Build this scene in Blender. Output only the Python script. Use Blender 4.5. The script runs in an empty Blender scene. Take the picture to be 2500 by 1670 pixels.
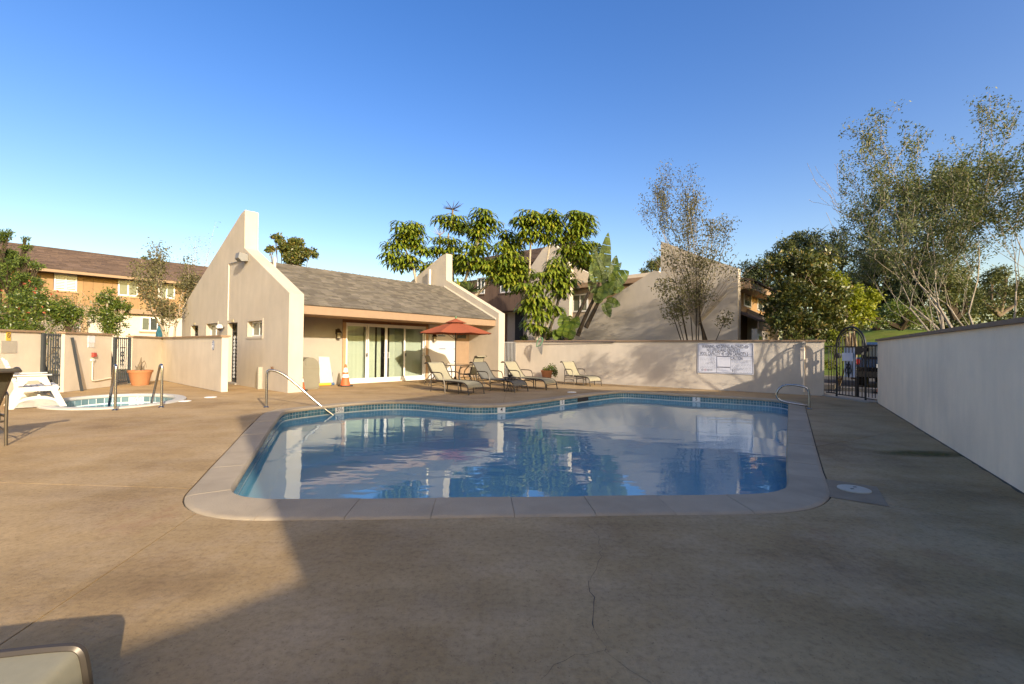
import bpy, bmesh, math, random
import numpy as np
from mathutils import Vector, Matrix

# ------------------------------------------------------------------ camera, sky, sun, exposure
SC = bpy.context.scene
COL = SC.collection
CAM_H = 1.32
F_PX, PITCH, ROLL = 1118.6, 0.0145176, -0.0103296          # surveyed from the photograph (2500 px wide)
def _cam_axes():
    cp, sp = math.cos(PITCH), math.sin(PITCH)
    fwd = np.array([0, cp, sp]); down = np.array([0, sp, -cp]); right = np.array([1., 0, 0])
    c, s = math.cos(ROLL), math.sin(ROLL)
    return np.array([c*right + s*down, -s*right + c*down, fwd])
AX = _cam_axes()
EYE = np.array([0., 0., CAM_H])
cam_d = bpy.data.cameras.new('camera'); cam = bpy.data.objects.new('camera', cam_d); COL.objects.link(cam)
cam_d.sensor_width = 36.0; cam_d.lens = 36.0*F_PX/2500.0
cam_d.clip_start = 0.05; cam_d.clip_end = 3000
m = Matrix.Identity(4)
for i in range(3):
    m[i][0] = AX[0][i]; m[i][1] = -AX[1][i]; m[i][2] = -AX[2][i]; m[i][3] = EYE[i]
cam.matrix_world = m
SC.camera = cam

SUN_AZ, SUN_EL = math.radians(-33.5), math.radians(21.2)   # light travels forward and to the left
SUN_DIR = Vector((math.sin(SUN_AZ)*math.cos(SUN_EL), math.cos(SUN_AZ)*math.cos(SUN_EL), -math.sin(SUN_EL)))
W = bpy.data.worlds.new('World'); SC.world = W; W.use_nodes = True
nt = W.node_tree; bg = nt.nodes['Background']
sky = nt.nodes.new('ShaderNodeTexSky'); sky.sky_type = 'NISHITA'; sky.sun_disc = False
sky.sun_elevation = SUN_EL; sky.sun_rotation = math.radians(180-33.5)
sky.air_density = 1.0; sky.dust_density = 2.6; sky.ozone_density = 1.0; sky.altitude = 30
hsv = nt.nodes.new('ShaderNodeHueSaturation'); hsv.inputs['Saturation'].default_value = 1.5; hsv.inputs['Hue'].default_value = 0.519
nt.links.new(sky.outputs[0], hsv.inputs['Color']); nt.links.new(hsv.outputs[0], bg.inputs[0])
bg.inputs[1].default_value = 0.15
sl = bpy.data.lights.new('sun', 'SUN'); so = bpy.data.objects.new('sun', sl); COL.objects.link(so)
sl.energy = 3.1; sl.angle = math.radians(0.55); sl.color = (0.97, 0.94, 0.90)
so.rotation_euler = SUN_DIR.to_track_quat('-Z', 'Y').to_euler(); so.location = (20, -30, 25)
SC.view_settings.view_transform = 'Standard'; SC.view_settings.look = 'None'
SC.view_settings.exposure = 1.1; SC.view_settings.gamma = 1.0; SC.view_settings.use_curve_mapping = False
SC.view_settings.use_white_balance = True; SC.view_settings.white_balance_temperature = 7900; SC.view_settings.white_balance_tint = 10
SC.render.engine = 'CYCLES'; SC.cycles.max_bounces = 6; SC.cycles.transparent_max_bounces = 12
SC.cycles.caustics_reflective = False; SC.cycles.caustics_refractive = False
SC.cycles.use_denoising = True

# ------------------------------------------------------------------ survey helpers (photo pixel -> metres on a real plane)
def ray(px, py): return np.array([(px-1250)/F_PX, (py-835)/F_PX, 1.]) @ AX
def G(px, py, z=0.0):
    d = ray(px, py); t = (z-CAM_H)/d[2]; return EYE + t*d
def ONP(px, py, p, n):
    d = ray(px, py); n = np.array(n, float); t = ((np.array(p, float)-EYE)@n)/(d@n); return EYE + t*d
def ATY(px, py, y):
    d = ray(px, py); return EYE + d*(y/d[1])
ZUP = np.array([0., 0., 1.])
TH = 0.86335
D1 = np.array([math.cos(TH), math.sin(TH), 0.])            # along the pool house front, to the right and away
N1 = np.array([math.sin(TH), -math.cos(TH), 0.])           # out of the front, towards the pool
D2 = -N1
rnd = random.Random(7)
NR = np.random.default_rng(11)

class Fr:
    def __init__(s, O, A, B, C): s.O, s.A, s.B, s.C = [np.array(q, float) for q in (O, A, B, C)]
    def P(s, a, b, c): return s.O + a*s.A + b*s.B + c*s.C
    def inv(s, p): d = np.array(p)-s.O; return d@s.A, d@s.B, d@s.C
    def px(s, px, py, c=0.0):
        q = ONP(px, py, s.O + c*s.C, s.C); return s.inv(q)[:2]

def nrm(v): v = np.array(v, float); return v/np.linalg.norm(v)

# ------------------------------------------------------------------ mesh builder
class MB:
    def __init__(s): s.v = []; s.f = []; s.m = []
    def add(s, vs, fs, mi=0):
        o = len(s.v); s.v += [tuple(map(float, q)) for q in vs]
        s.f += [tuple(i+o for i in f) for f in fs]; s.m += [mi]*len(fs); return s
    def fbox(s, fr, a0, a1, b0, b1, c0, c1, mi=0):
        vs = [fr.P(a, b, c) for c in (c0, c1) for b in (b0, b1) for a in (a0, a1)]
        return s.add(vs, [(0,2,3,1), (4,5,7,6), (0,1,5,4), (2,6,7,3), (0,4,6,2), (1,3,7,5)], mi)
    def box(s, lo, hi, mi=0): return s.fbox(WF, lo[0], hi[0], lo[1], hi[1], lo[2], hi[2], mi)
    def prism(s, fr, poly, c0, c1, mi=0):
        n = len(poly)
        vs = [fr.P(a, b, c0) for a, b in poly] + [fr.P(a, b, c1) for a, b in poly]
        fs = [tuple(range(n))[::-1], tuple(range(n, 2*n))]
        fs += [(i, (i+1) % n, n+(i+1) % n, n+i) for i in range(n)]
        return s.add(vs, fs, mi)
    def tube(s, pts, r, n=8, closed=False, mi=0):
        pts = [np.array(p, float) for p in pts]; k = len(pts)
        rs = [r]*k if not hasattr(r, '__len__') else list(r)
        vs = []; up = np.array([0.31, 0.17, 0.93]); prev = None
        for i, p in enumerate(pts):
            if closed: t = pts[(i+1) % k]-pts[i-1]
            else: t = pts[min(i+1, k-1)]-pts[max(i-1, 0)]
            t = t/(np.linalg.norm(t)+1e-12)
            if prev is None:
                a = np.cross(t, up)
                if np.linalg.norm(a) < 1e-3: a = np.cross(t, [1, 0, 0])
            else: a = prev - t*(prev@t)
            a = a/(np.linalg.norm(a)+1e-12); prev = a; b = np.cross(t, a)
            for j in range(n):
                w = 2*math.pi*j/n; vs.append(p + rs[i]*(math.cos(w)*a + math.sin(w)*b))
        fs = []
        for i in range(k if closed else k-1):
            i2 = (i+1) % k
            for j in range(n):
                fs.append((i*n+j, i*n+(j+1) % n, i2*n+(j+1) % n, i2*n+j))
        if not closed: fs += [tuple(range(n))[::-1], tuple(range((k-1)*n, k*n))]
        return s.add(vs, fs, mi)
    def lathe(s, prof, c=(0, 0, 0), n=24, mi=0):
        vs = [(c[0]+r*math.cos(2*math.pi*j/n), c[1]+r*math.sin(2*math.pi*j/n), c[2]+z) for r, z in prof for j in range(n)]
        fs = [(i*n+j, i*n+(j+1) % n, (i+1)*n+(j+1) % n, (i+1)*n+j) for i in range(len(prof)-1) for j in range(n)]
        if prof[0][0] > 1e-5: fs.append(tuple(range(n))[::-1])
        if prof[-1][0] > 1e-5: fs.append(tuple(range((len(prof)-1)*n, len(prof)*n)))
        return s.add(vs, fs, mi)
    def ribbon(s, pts, half, th, wdir):
        """sheet of fabric: a profile swept along wdir (half width each way), th thick"""
        pts = [np.array(p, float) for p in pts]; w = np.array(wdir, float); k = len(pts); vs = []
        for i, p in enumerate(pts):
            t = nrm(pts[min(i+1, k-1)]-pts[max(i-1, 0)]); nn = np.cross(t, w)
            for sg, o in ((-1, 0), (1, 0), (1, th), (-1, th)): vs.append(p + sg*half*w - nn*o)
        fs = []
        for i in range(k-1):
            for j in range(4): fs.append((i*4+j, i*4+(j+1) % 4, (i+1)*4+(j+1) % 4, (i+1)*4+j))
        fs += [(3, 2, 1, 0), ((k-1)*4, (k-1)*4+1, (k-1)*4+2, (k-1)*4+3)]
        return s.add(vs, fs)
    def mesh(s, name, mats, origin=(0, 0, 0), smooth=False):
        me = bpy.data.meshes.new(name)
        o = np.array(origin, float)
        me.from_pydata([tuple(np.array(q)-o) for q in s.v], [], s.f)
        for q in (mats if isinstance(mats, (list, tuple)) else [mats]): me.materials.append(q)
        if any(s.m): me.polygons.foreach_set('material_index', s.m)
        bm = bmesh.new(); bm.from_mesh(me); bmesh.ops.recalc_face_normals(bm, faces=bm.faces)
        if smooth:
            for f in bm.faces: f.smooth = True
            for e in bm.edges:
                if len(e.link_faces) == 2 and e.calc_face_angle(0) > 0.7: e.smooth = False
        bm.to_mesh(me); bm.free(); me.update()
        return me
    def build(s, name, mats, parent=None, smooth=False, label=None, kind=None):
        if parent is None:
            a = np.array(s.v); lo, hi = a.min(0), a.max(0); org = ((lo[0]+hi[0])/2, (lo[1]+hi[1])/2, lo[2])
        else: org = worg(parent)
        ob = bpy.data.objects.new(name, s.mesh(name, mats, org, smooth)); COL.objects.link(ob)
        if parent is None: ob.location = org
        else: ob.parent = parent
        if label: ob['label'] = label
        if kind: ob['kind'] = kind
        return ob
WF = Fr((0, 0, 0), (1, 0, 0), (0, 1, 0), (0, 0, 1))
def worg(o):
    p = np.zeros(3)
    while o is not None: p += np.array(o.location); o = o.parent
    return p
def thing(name, label, cat, loc=(0, 0, 0), group=None):
    o = bpy.data.objects.new(name, None); COL.objects.link(o); o.location = tuple(map(float, loc)); o.empty_display_size = 0.2
    o['label'] = label; o['category'] = cat
    if group: o['group'] = group
    return o
def setting(name, loc=(0, 0, 0)):
    o = bpy.data.objects.new(name, None); COL.objects.link(o); o.location = loc; o['kind'] = 'structure'; return o
def tag(o, label, cat, group=None):
    o['label'] = label; o['category'] = cat
    if group: o['group'] = group
    return o
KIDS = {}
def copy_tree(o, parent=None):
    c = o.copy(); COL.objects.link(c)
    if parent is not None: c.parent = parent; c.matrix_parent_inverse = Matrix.Identity(4)
    for ch in list(o.children): copy_tree(ch, c)
    return c
def inst(me, name, parent, loc, rot=None, scale=None):
    ob = bpy.data.objects.new(name, me); COL.objects.link(ob); ob.parent = parent
    ob.location = tuple(np.array(loc, float)-worg(parent))
    if rot is not None: ob.rotation_euler = rot
    if scale is not None: ob.scale = scale
    return ob
def text(body, fr, a, b, c, size, mat, parent, width=None, align='CENTER', name='lettering', kind=None, bold=0.0):
    cu = bpy.data.curves.new('lettering', 'FONT'); cu.body = body; cu.size = size; cu.align_x = align; cu.align_y = 'CENTER'
    cu.offset = bold; cu.resolution_u = 3
    tmp = bpy.data.objects.new('lettering_tmp', cu); COL.objects.link(tmp)
    dg = bpy.context.evaluated_depsgraph_get(); me = bpy.data.meshes.new_from_object(tmp.evaluated_get(dg))
    bpy.data.objects.remove(tmp); bpy.data.curves.remove(cu)
    xs = [v.co.x for v in me.vertices]
    k = 1.0
    if width and xs: k = width/(max(xs)-min(xs))
    org = worg(parent)
    for v in me.vertices:
        q = fr.P(a + v.co.x*k, b + v.co.y, c) - org; v.co = Vector(q)
    me.materials.clear(); me.materials.append(mat); me.name = name
    ob = bpy.data.objects.new(name, me); COL.objects.link(ob); ob.parent = parent
    if kind: ob['kind'] = kind
    return ob

def smooth_path(pts, it=2):
    pts = [np.array(p, float) for p in pts]
    for _ in range(it):
        out = [pts[0]]
        for a, b in zip(pts[:-1], pts[1:]): out += [.75*a+.25*b, .25*a+.75*b]
        pts = out+[pts[-1]]
    return pts

# ------------------------------------------------------------------ materials
def _new(name):
    mt = bpy.data.materials.new(name); mt.use_nodes = True; nt = mt.node_tree
    return mt, nt, nt.nodes['Principled BSDF']
def mat(name, col, rough=0.7, metal=0.0, spec=0.3, var=0.0, var_scale=6.0, bump=0.0, bump_scale=60.0, rand=0.0, streak=False,
        stain=None, stain_scale=1.2, stain_amt=0.5, bump_dist=0.02, coat=0.0):
    mt, nt, b = _new(name); L = nt.links.new
    b.inputs['Roughness'].default_value = rough; b.inputs['Metallic'].default_value = metal
    b.inputs['Specular IOR Level'].default_value = spec; b.inputs['Coat Weight'].default_value = coat
    tc = nt.nodes.new('ShaderNodeNewGeometry')
    cur = nt.nodes.new('ShaderNodeRGB'); cur.outputs[0].default_value = (*col, 1); out = cur.outputs[0]
    def noise(scale, det=4, sc=None):
        n = nt.nodes.new('ShaderNodeTexNoise'); n.inputs['Scale'].default_value = scale; n.inputs['Detail'].default_value = det
        n.inputs['Roughness'].default_value = 0.6
        if sc is not None:
            mp = nt.nodes.new('ShaderNodeMapping'); mp.inputs['Scale'].default_value = sc
            L(tc.outputs['Position'], mp.inputs[0]); L(mp.outputs[0], n.inputs['Vector'])
        else: L(tc.outputs['Position'], n.inputs['Vector'])
        return n.outputs[0]
    def scale_by(out, fac, amt):
        mr = nt.nodes.new('ShaderNodeMapRange'); mr.inputs['From Min'].default_value = 0.25; mr.inputs['From Max'].default_value = 0.75
        mr.inputs['To Min'].default_value = 1-amt; mr.inputs['To Max'].default_value = 1+amt; L(fac, mr.inputs[0])
        mx = nt.nodes.new('ShaderNodeVectorMath'); mx.operation = 'SCALE'; L(out, mx.inputs[0]); L(mr.outputs[0], mx.inputs['Scale'])
        return mx.outputs[0]
    if var: out = scale_by(out, noise(var_scale), var)
    if streak: out = scale_by(out, noise(2.6, 6, (1.3, 1.3, 0.35)), 0.06)
    if stain:
        rp = nt.nodes.new('ShaderNodeValToRGB'); rp.color_ramp.elements[0].position = 0.48; rp.color_ramp.elements[1].position = 0.68
        L(noise(stain_scale, 7), rp.inputs[0])
        ml = nt.nodes.new('ShaderNodeMath'); ml.operation = 'MULTIPLY'; ml.inputs[1].default_value = stain_amt; L(rp.outputs[0], ml.inputs[0])
        mx = nt.nodes.new('ShaderNodeMix'); mx.data_type = 'RGBA'; L(ml.outputs[0], mx.inputs['Factor'])
        L(out, mx.inputs[6]); mx.inputs[7].default_value = (*stain, 1); out = mx.outputs[2]
    if rand:
        oi = nt.nodes.new('ShaderNodeObjectInfo'); ad = nt.nodes.new('ShaderNodeMath'); ad.operation = 'ADD'
        L(oi.outputs['Random'], ad.inputs[0]); L(tc.outputs['Random Per Island'], ad.inputs[1])
        fr = nt.nodes.new('ShaderNodeMath'); fr.operation = 'FRACT'; L(ad.outputs[0], fr.inputs[0])
        mr = nt.nodes.new('ShaderNodeMapRange'); mr.inputs['To Min'].default_value = 1-rand; mr.inputs['To Max'].default_value = 1+rand
        L(fr.outputs[0], mr.inputs[0])
        mx = nt.nodes.new('ShaderNodeVectorMath'); mx.operation = 'SCALE'; L(out, mx.inputs[0]); L(mr.outputs[0], mx.inputs['Scale']); out = mx.outputs[0]
    L(out, b.inputs['Base Color'])
    if bump:
        bp = nt.nodes.new('ShaderNodeBump'); bp.inputs['Strength'].default_value = bump; bp.inputs['Distance'].default_value = bump_dist
        L(noise(bump_scale, 5), bp.inputs['Height']); L(bp.outputs[0], b.inputs['Normal'])
    return mt
def leaf_mat(name, a, b_, c=None, rough=0.5, trans=0.3, spec=0.35):
    mt, nt, b = _new(name); L = nt.links.new
    g = nt.nodes.new('ShaderNodeNewGeometry'); rp = nt.nodes.new('ShaderNodeValToRGB')
    rp.color_ramp.elements[0].color = (*a, 1); rp.color_ramp.elements[1].color = (*b_, 1); rp.color_ramp.elements[1].position = 0.85 if c else 1.0
    if c: e = rp.color_ramp.elements.new(1.0); e.color = (*c, 1)
    L(g.outputs['Random Per Island'], rp.inputs[0]); L(rp.outputs[0], b.inputs['Base Color'])
    b.inputs['Roughness'].default_value = rough; b.inputs['Specular IOR Level'].default_value = spec
    tr = nt.nodes.new('ShaderNodeBsdfTranslucent'); mx = nt.nodes.new('ShaderNodeMixShader'); mx.inputs[0].default_value = trans
    br = nt.nodes.new('ShaderNodeVectorMath'); br.operation = 'MULTIPLY'; br.inputs[1].default_value = (1.3, 1.35, 0.6)
    L(rp.outputs[0], br.inputs[0]); L(br.outputs[0], tr.inputs[0])
    L(b.outputs[0], mx.inputs[1]); L(tr.outputs[0], mx.inputs[2]); L(mx.outputs[0], nt.nodes['Material Output'].inputs[0])
    return mt
STUCCO = (0.48, 0.42, 0.35)
M = {}
M['stucco'] = mat('stucco', STUCCO, 0.9, spec=0.1, var=0.07, var_scale=1.3, bump=0.5, bump_scale=45, streak=True, stain=(0.50, 0.42, 0.33), stain_scale=0.8, stain_amt=0.30, bump_dist=0.012)
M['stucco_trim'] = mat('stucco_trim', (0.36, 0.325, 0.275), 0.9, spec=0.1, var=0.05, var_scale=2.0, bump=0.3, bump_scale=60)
M['wall'] = mat('wall_stucco_shade_lifted', (0.94, 0.765, 0.565), 0.9, spec=0.1, var=0.06, var_scale=1.1, bump=0.45, bump_scale=40, streak=True, stain=(0.72, 0.60, 0.47), stain_scale=0.9, stain_amt=0.4, bump_dist=0.012)  # same paint as the other walls, lightened to lift the right wall's shade
M['wall_cream'] = mat('cream_wall_stucco', (0.56, 0.49, 0.405), 0.9, spec=0.1, var=0.07, var_scale=1.1, bump=0.45, bump_scale=40, streak=True, stain=(0.43, 0.37, 0.30), stain_scale=0.9, stain_amt=0.35, bump_dist=0.012)
M['cap'] = mat('wall_cap', (0.27, 0.185, 0.125), 0.85, spec=0.15, var=0.15, var_scale=5, bump=0.2)
M['fascia'] = mat('fascia', (0.28, 0.19, 0.125), 0.7, var=0.06, var_scale=5)
M['brown'] = mat('brown_trim', (0.17, 0.085, 0.045), 0.6, var=0.1)
M['tan'] = mat('tan_trim', (0.40, 0.26, 0.15), 0.65, var=0.06)
M['white'] = mat('white_frame', (0.70, 0.69, 0.68), 0.4, spec=0.4, var=0.02)
M['shingle'] = mat('asphalt_shingle', (0.148, 0.130, 0.107), 0.95, spec=0.1, var=0.18, var_scale=2.2, rand=0.25, bump=0.5, bump_scale=160)
M['shingle_far'] = mat('brown_shingle', (0.125, 0.088, 0.072), 0.95, spec=0.1, var=0.12, var_scale=1.5, rand=0.22)
M['siding'] = mat('orange_siding', (0.30, 0.185, 0.095), 0.75, spec=0.2, var=0.08, var_scale=3, rand=0.10)
M['siding_dark'] = mat('brown_siding', (0.15, 0.095, 0.068), 0.8, spec=0.2, var=0.1, rand=0.10)
M['ltan'] = mat('tan_stucco', (0.42, 0.335, 0.255), 0.9, spec=0.1, var=0.05, bump=0.3, bump_scale=40)
M['lwhite'] = mat('cream_stucco', (0.56, 0.49, 0.41), 0.9, spec=0.1, var=0.04, bump=0.3, bump_scale=40)
M['iron'] = mat('black_iron', (0.02, 0.021, 0.023), 0.45, metal=0.3, spec=0.5, var=0.1)
M['iron_blue'] = mat('grey_iron', (0.05, 0.058, 0.066), 0.5, metal=0.2, var=0.1)
M['iron_white'] = mat('white_iron', (0.48, 0.48, 0.48), 0.5, var=0.05)
M['steel'] = mat('stainless_steel', (0.40, 0.385, 0.36), 0.26, metal=1.0, var=0.05)
M['bronze'] = mat('bronze_frame', (0.075, 0.06, 0.045), 0.4, metal=0.4, spec=0.5, var=0.08)
M['sling'] = mat('sling_beige', (0.30, 0.27, 0.185), 0.85, spec=0.15, var=0.06, var_scale=20, bump=0.3, bump_scale=500, bump_dist=0.004)
M['sling_shaded'] = mat('sling_beige_shaded', (0.13, 0.125, 0.11), 0.85, spec=0.15, var=0.06, var_scale=20, bump=0.3, bump_scale=500, bump_dist=0.004)  # the beige sling again, with the shade on this chaise put into its colour
M['sling_dark'] = mat('sling_brown', (0.075, 0.065, 0.045), 0.8, spec=0.2, var=0.1, bump=0.3, bump_scale=500, bump_dist=0.004)
M['red'] = mat('terracotta_canvas', (0.30, 0.085, 0.045), 0.85, spec=0.1, var=0.05, var_scale=8, bump=0.15, bump_scale=300)
M['terra'] = mat('terracotta', (0.36, 0.155, 0.075), 0.8, spec=0.2, var=0.10, var_scale=7, bump=0.1)
M['orange'] = mat('cone_orange', (0.62, 0.13, 0.05), 0.55, var=0.07)
M['reflect'] = mat('cone_band', (0.80, 0.80, 0.78), 0.35)
M['rubber'] = mat('black_rubber', (0.03, 0.03, 0.032), 0.8, var=0.15)
M['trash'] = mat('beige_plastic', (0.205, 0.185, 0.135), 0.6, spec=0.3, var=0.05)
M['trash_dark'] = mat('beige_seam', (0.20, 0.17, 0.12), 0.7)
M['board'] = mat('white_board', (0.50, 0.48, 0.48), 0.6, var=0.03)
M['yellow'] = mat('yellow_foam', (0.75, 0.42, 0.06), 0.8)
M['blue'] = mat('blue_foam', (0.07, 0.13, 0.24), 0.8)
M['ltblue'] = mat('light_blue_foam', (0.20, 0.42, 0.62), 0.8)
M['signwhite'] = mat('sign_white', (0.62, 0.63, 0.70), 0.45, var=0.04)
M['signblack'] = mat('sign_black', (0.03, 0.03, 0.05), 0.6)
M['signblue'] = mat('sign_blue', (0.03, 0.06, 0.14), 0.5)
M['signred'] = mat('sign_red', (0.38, 0.06, 0.05), 0.5)
M['signyel'] = mat('sign_yellow', (0.55, 0.38, 0.07), 0.6)
M['dark'] = mat('dark_interior', (0.035, 0.033, 0.03), 0.9)
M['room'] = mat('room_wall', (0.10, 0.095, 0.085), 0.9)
M['slat'] = mat('blind_slat', (0.48, 0.50, 0.455), 0.7, rand=0.05)
M['bark'] = mat('bark', (0.16, 0.125, 0.09), 0.9, spec=0.1, var=0.25, var_scale=9, bump=0.6, bump_scale=30)
M['bark_pale'] = mat('pale_bark', (0.34, 0.29, 0.23), 0.9, spec=0.1, var=0.3, var_scale=7, bump=0.5, bump_scale=30)
M['bark_dark'] = mat('dark_bark', (0.055, 0.042, 0.03), 0.9, spec=0.1, var=0.2, bump=0.5)
M['teak'] = mat('white_painted_wood', (0.56, 0.54, 0.51), 0.55, var=0.04, var_scale=10, bump=0.1, bump_scale=40)
M['tile'] = mat('blue_glazed_tile', (0.075, 0.19, 0.25), 0.18, spec=0.6, var=0.12, var_scale=12, rand=0.22)
M['spatile'] = mat('spa_glazed_tile', (0.12, 0.20, 0.22), 0.2, spec=0.6, var=0.1, rand=0.2)
M['grout'] = mat('white_grout', (0.62, 0.64, 0.62), 0.8, var=0.08)
M['marker'] = mat('marker_tile', (0.78, 0.78, 0.76), 0.3)
M['plaster'] = mat('pool_plaster', (0.66, 0.90, 0.94), 0.8, spec=0.2, var=0.05, var_scale=2)
M['coping'] = mat('coping_concrete', (0.395, 0.315, 0.22), 0.85, spec=0.2, var=0.10, var_scale=2.5, bump=0.4, bump_scale=70, rand=0.05, stain=(0.24, 0.195, 0.14), stain_scale=2.2, stain_amt=0.28)
M['patch'] = mat('patch_concrete', (0.27, 0.205, 0.135), 0.9, var=0.15, var_scale=4, bump=0.4, bump_scale=60)
M['lidc'] = mat('old_plastic', (0.46, 0.42, 0.33), 0.6, var=0.06)
M['spacoping'] = mat('spa_coping', (0.47, 0.445, 0.40), 0.8, var=0.06, bump=0.3)
M['joint'] = mat('joint_filler', (0.10, 0.08, 0.06), 0.95, var=0.2)
M['plastic_white'] = mat('white_plastic', (0.60, 0.58, 0.56), 0.5)
M['plastic_green'] = mat('green_plastic', (0.10, 0.25, 0.14), 0.5)
M['asphalt'] = mat('asphalt', (0.055, 0.055, 0.056), 0.9, spec=0.2, var=0.15, var_scale=3, bump=0.3, bump_scale=80)
M['pave'] = mat('sidewalk', (0.36, 0.32, 0.26), 0.9, var=0.1, bump=0.2)
M['carpaint'] = mat('car_dark', (0.012, 0.013, 0.016), 0.25, spec=0.6, coat=0.6)
M['tail'] = mat('tail_red', (0.35, 0.02, 0.02), 0.3)
M['brass'] = mat('pool_lamp_glass', (0.45, 0.38, 0.24), 0.3)
M['lampmetal'] = mat('lamp_bronze', (0.035, 0.022, 0.014), 0.5, metal=0.3)
M['grey'] = mat('grey_metal', (0.20, 0.20, 0.20), 0.55, metal=0.2, var=0.05)
M['conduit'] = mat('painted_conduit', (0.70, 0.63, 0.52), 0.6)
M['teal'] = mat('teal_cloth', (0.03, 0.13, 0.17), 0.85)
M['soil'] = mat('dry_soil', (0.14, 0.10, 0.065), 0.95, var=0.2)
M['petal'] = leaf_mat('red_petals', (0.34, 0.05, 0.035), (0.42, 0.13, 0.07))
# leaves
M['lf_umb'] = leaf_mat('umbrella_leaf', (0.07, 0.13, 0.018), (0.21, 0.25, 0.028), (0.30, 0.27, 0.04), 0.34, 0.28, 0.5)
M['lf_dry'] = leaf_mat('dry_leaf', (0.10, 0.09, 0.045), (0.15, 0.145, 0.065), (0.13, 0.09, 0.05), 0.6, 0.25)
M['lf_tall'] = leaf_mat('airy_leaf', (0.06, 0.085, 0.034), (0.14, 0.16, 0.066), (0.17, 0.145, 0.07), 0.5, 0.3)
M['lf_mag'] = leaf_mat('magnolia_leaf', (0.035, 0.06, 0.016), (0.12, 0.125, 0.03), (0.20, 0.135, 0.035), 0.42, 0.15, 0.4)
M['lf_pine'] = leaf_mat('pine_needles', (0.016, 0.028, 0.012), (0.05, 0.068, 0.022), None, 0.6, 0.15)
M['lf_cyp'] = leaf_mat('juniper_leaf', (0.03, 0.06, 0.014), (0.11, 0.15, 0.025), None, 0.6, 0.2)
M['lf_bush'] = leaf_mat('hibiscus_leaf', (0.035, 0.075, 0.014), (0.12, 0.16, 0.025), (0.17, 0.16, 0.04), 0.35, 0.25, 0.5)
M['lf_yel'] = leaf_mat('yellowgreen_leaf', (0.10, 0.14, 0.012), (0.26, 0.27, 0.025), None, 0.5, 0.35)
M['lf_far'] = leaf_mat('far_leaf', (0.05, 0.07, 0.022), (0.13, 0.135, 0.045), None, 0.6, 0.2)
M['lf_ban'] = leaf_mat('paddle_leaf', (0.045, 0.085, 0.016), (0.12, 0.165, 0.025), None, 0.45, 0.18, 0.4)
M['lf_yuc'] = leaf_mat('yucca_leaf', (0.04, 0.07, 0.03), (0.10, 0.13, 0.05), None, 0.5, 0.15)
M['lf_spike'] = leaf_mat('flower_spike', (0.03, 0.025, 0.018), (0.06, 0.04, 0.03), None, 0.6, 0.05)
M['grass'] = mat('hill_grass', (0.10, 0.14, 0.022), 0.9, spec=0.1, var=0.3, var_scale=1.2, bump=0.8, bump_scale=12, stain=(0.14, 0.12, 0.04), stain_scale=0.5, stain_amt=0.5)
M['earth'] = mat('earth', (0.17, 0.14, 0.095), 0.95, spec=0.1, var=0.2, var_scale=0.8, bump=0.5, bump_scale=10, stain=(0.07, 0.10, 0.03), stain_scale=0.3, stain_amt=0.7)

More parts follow.
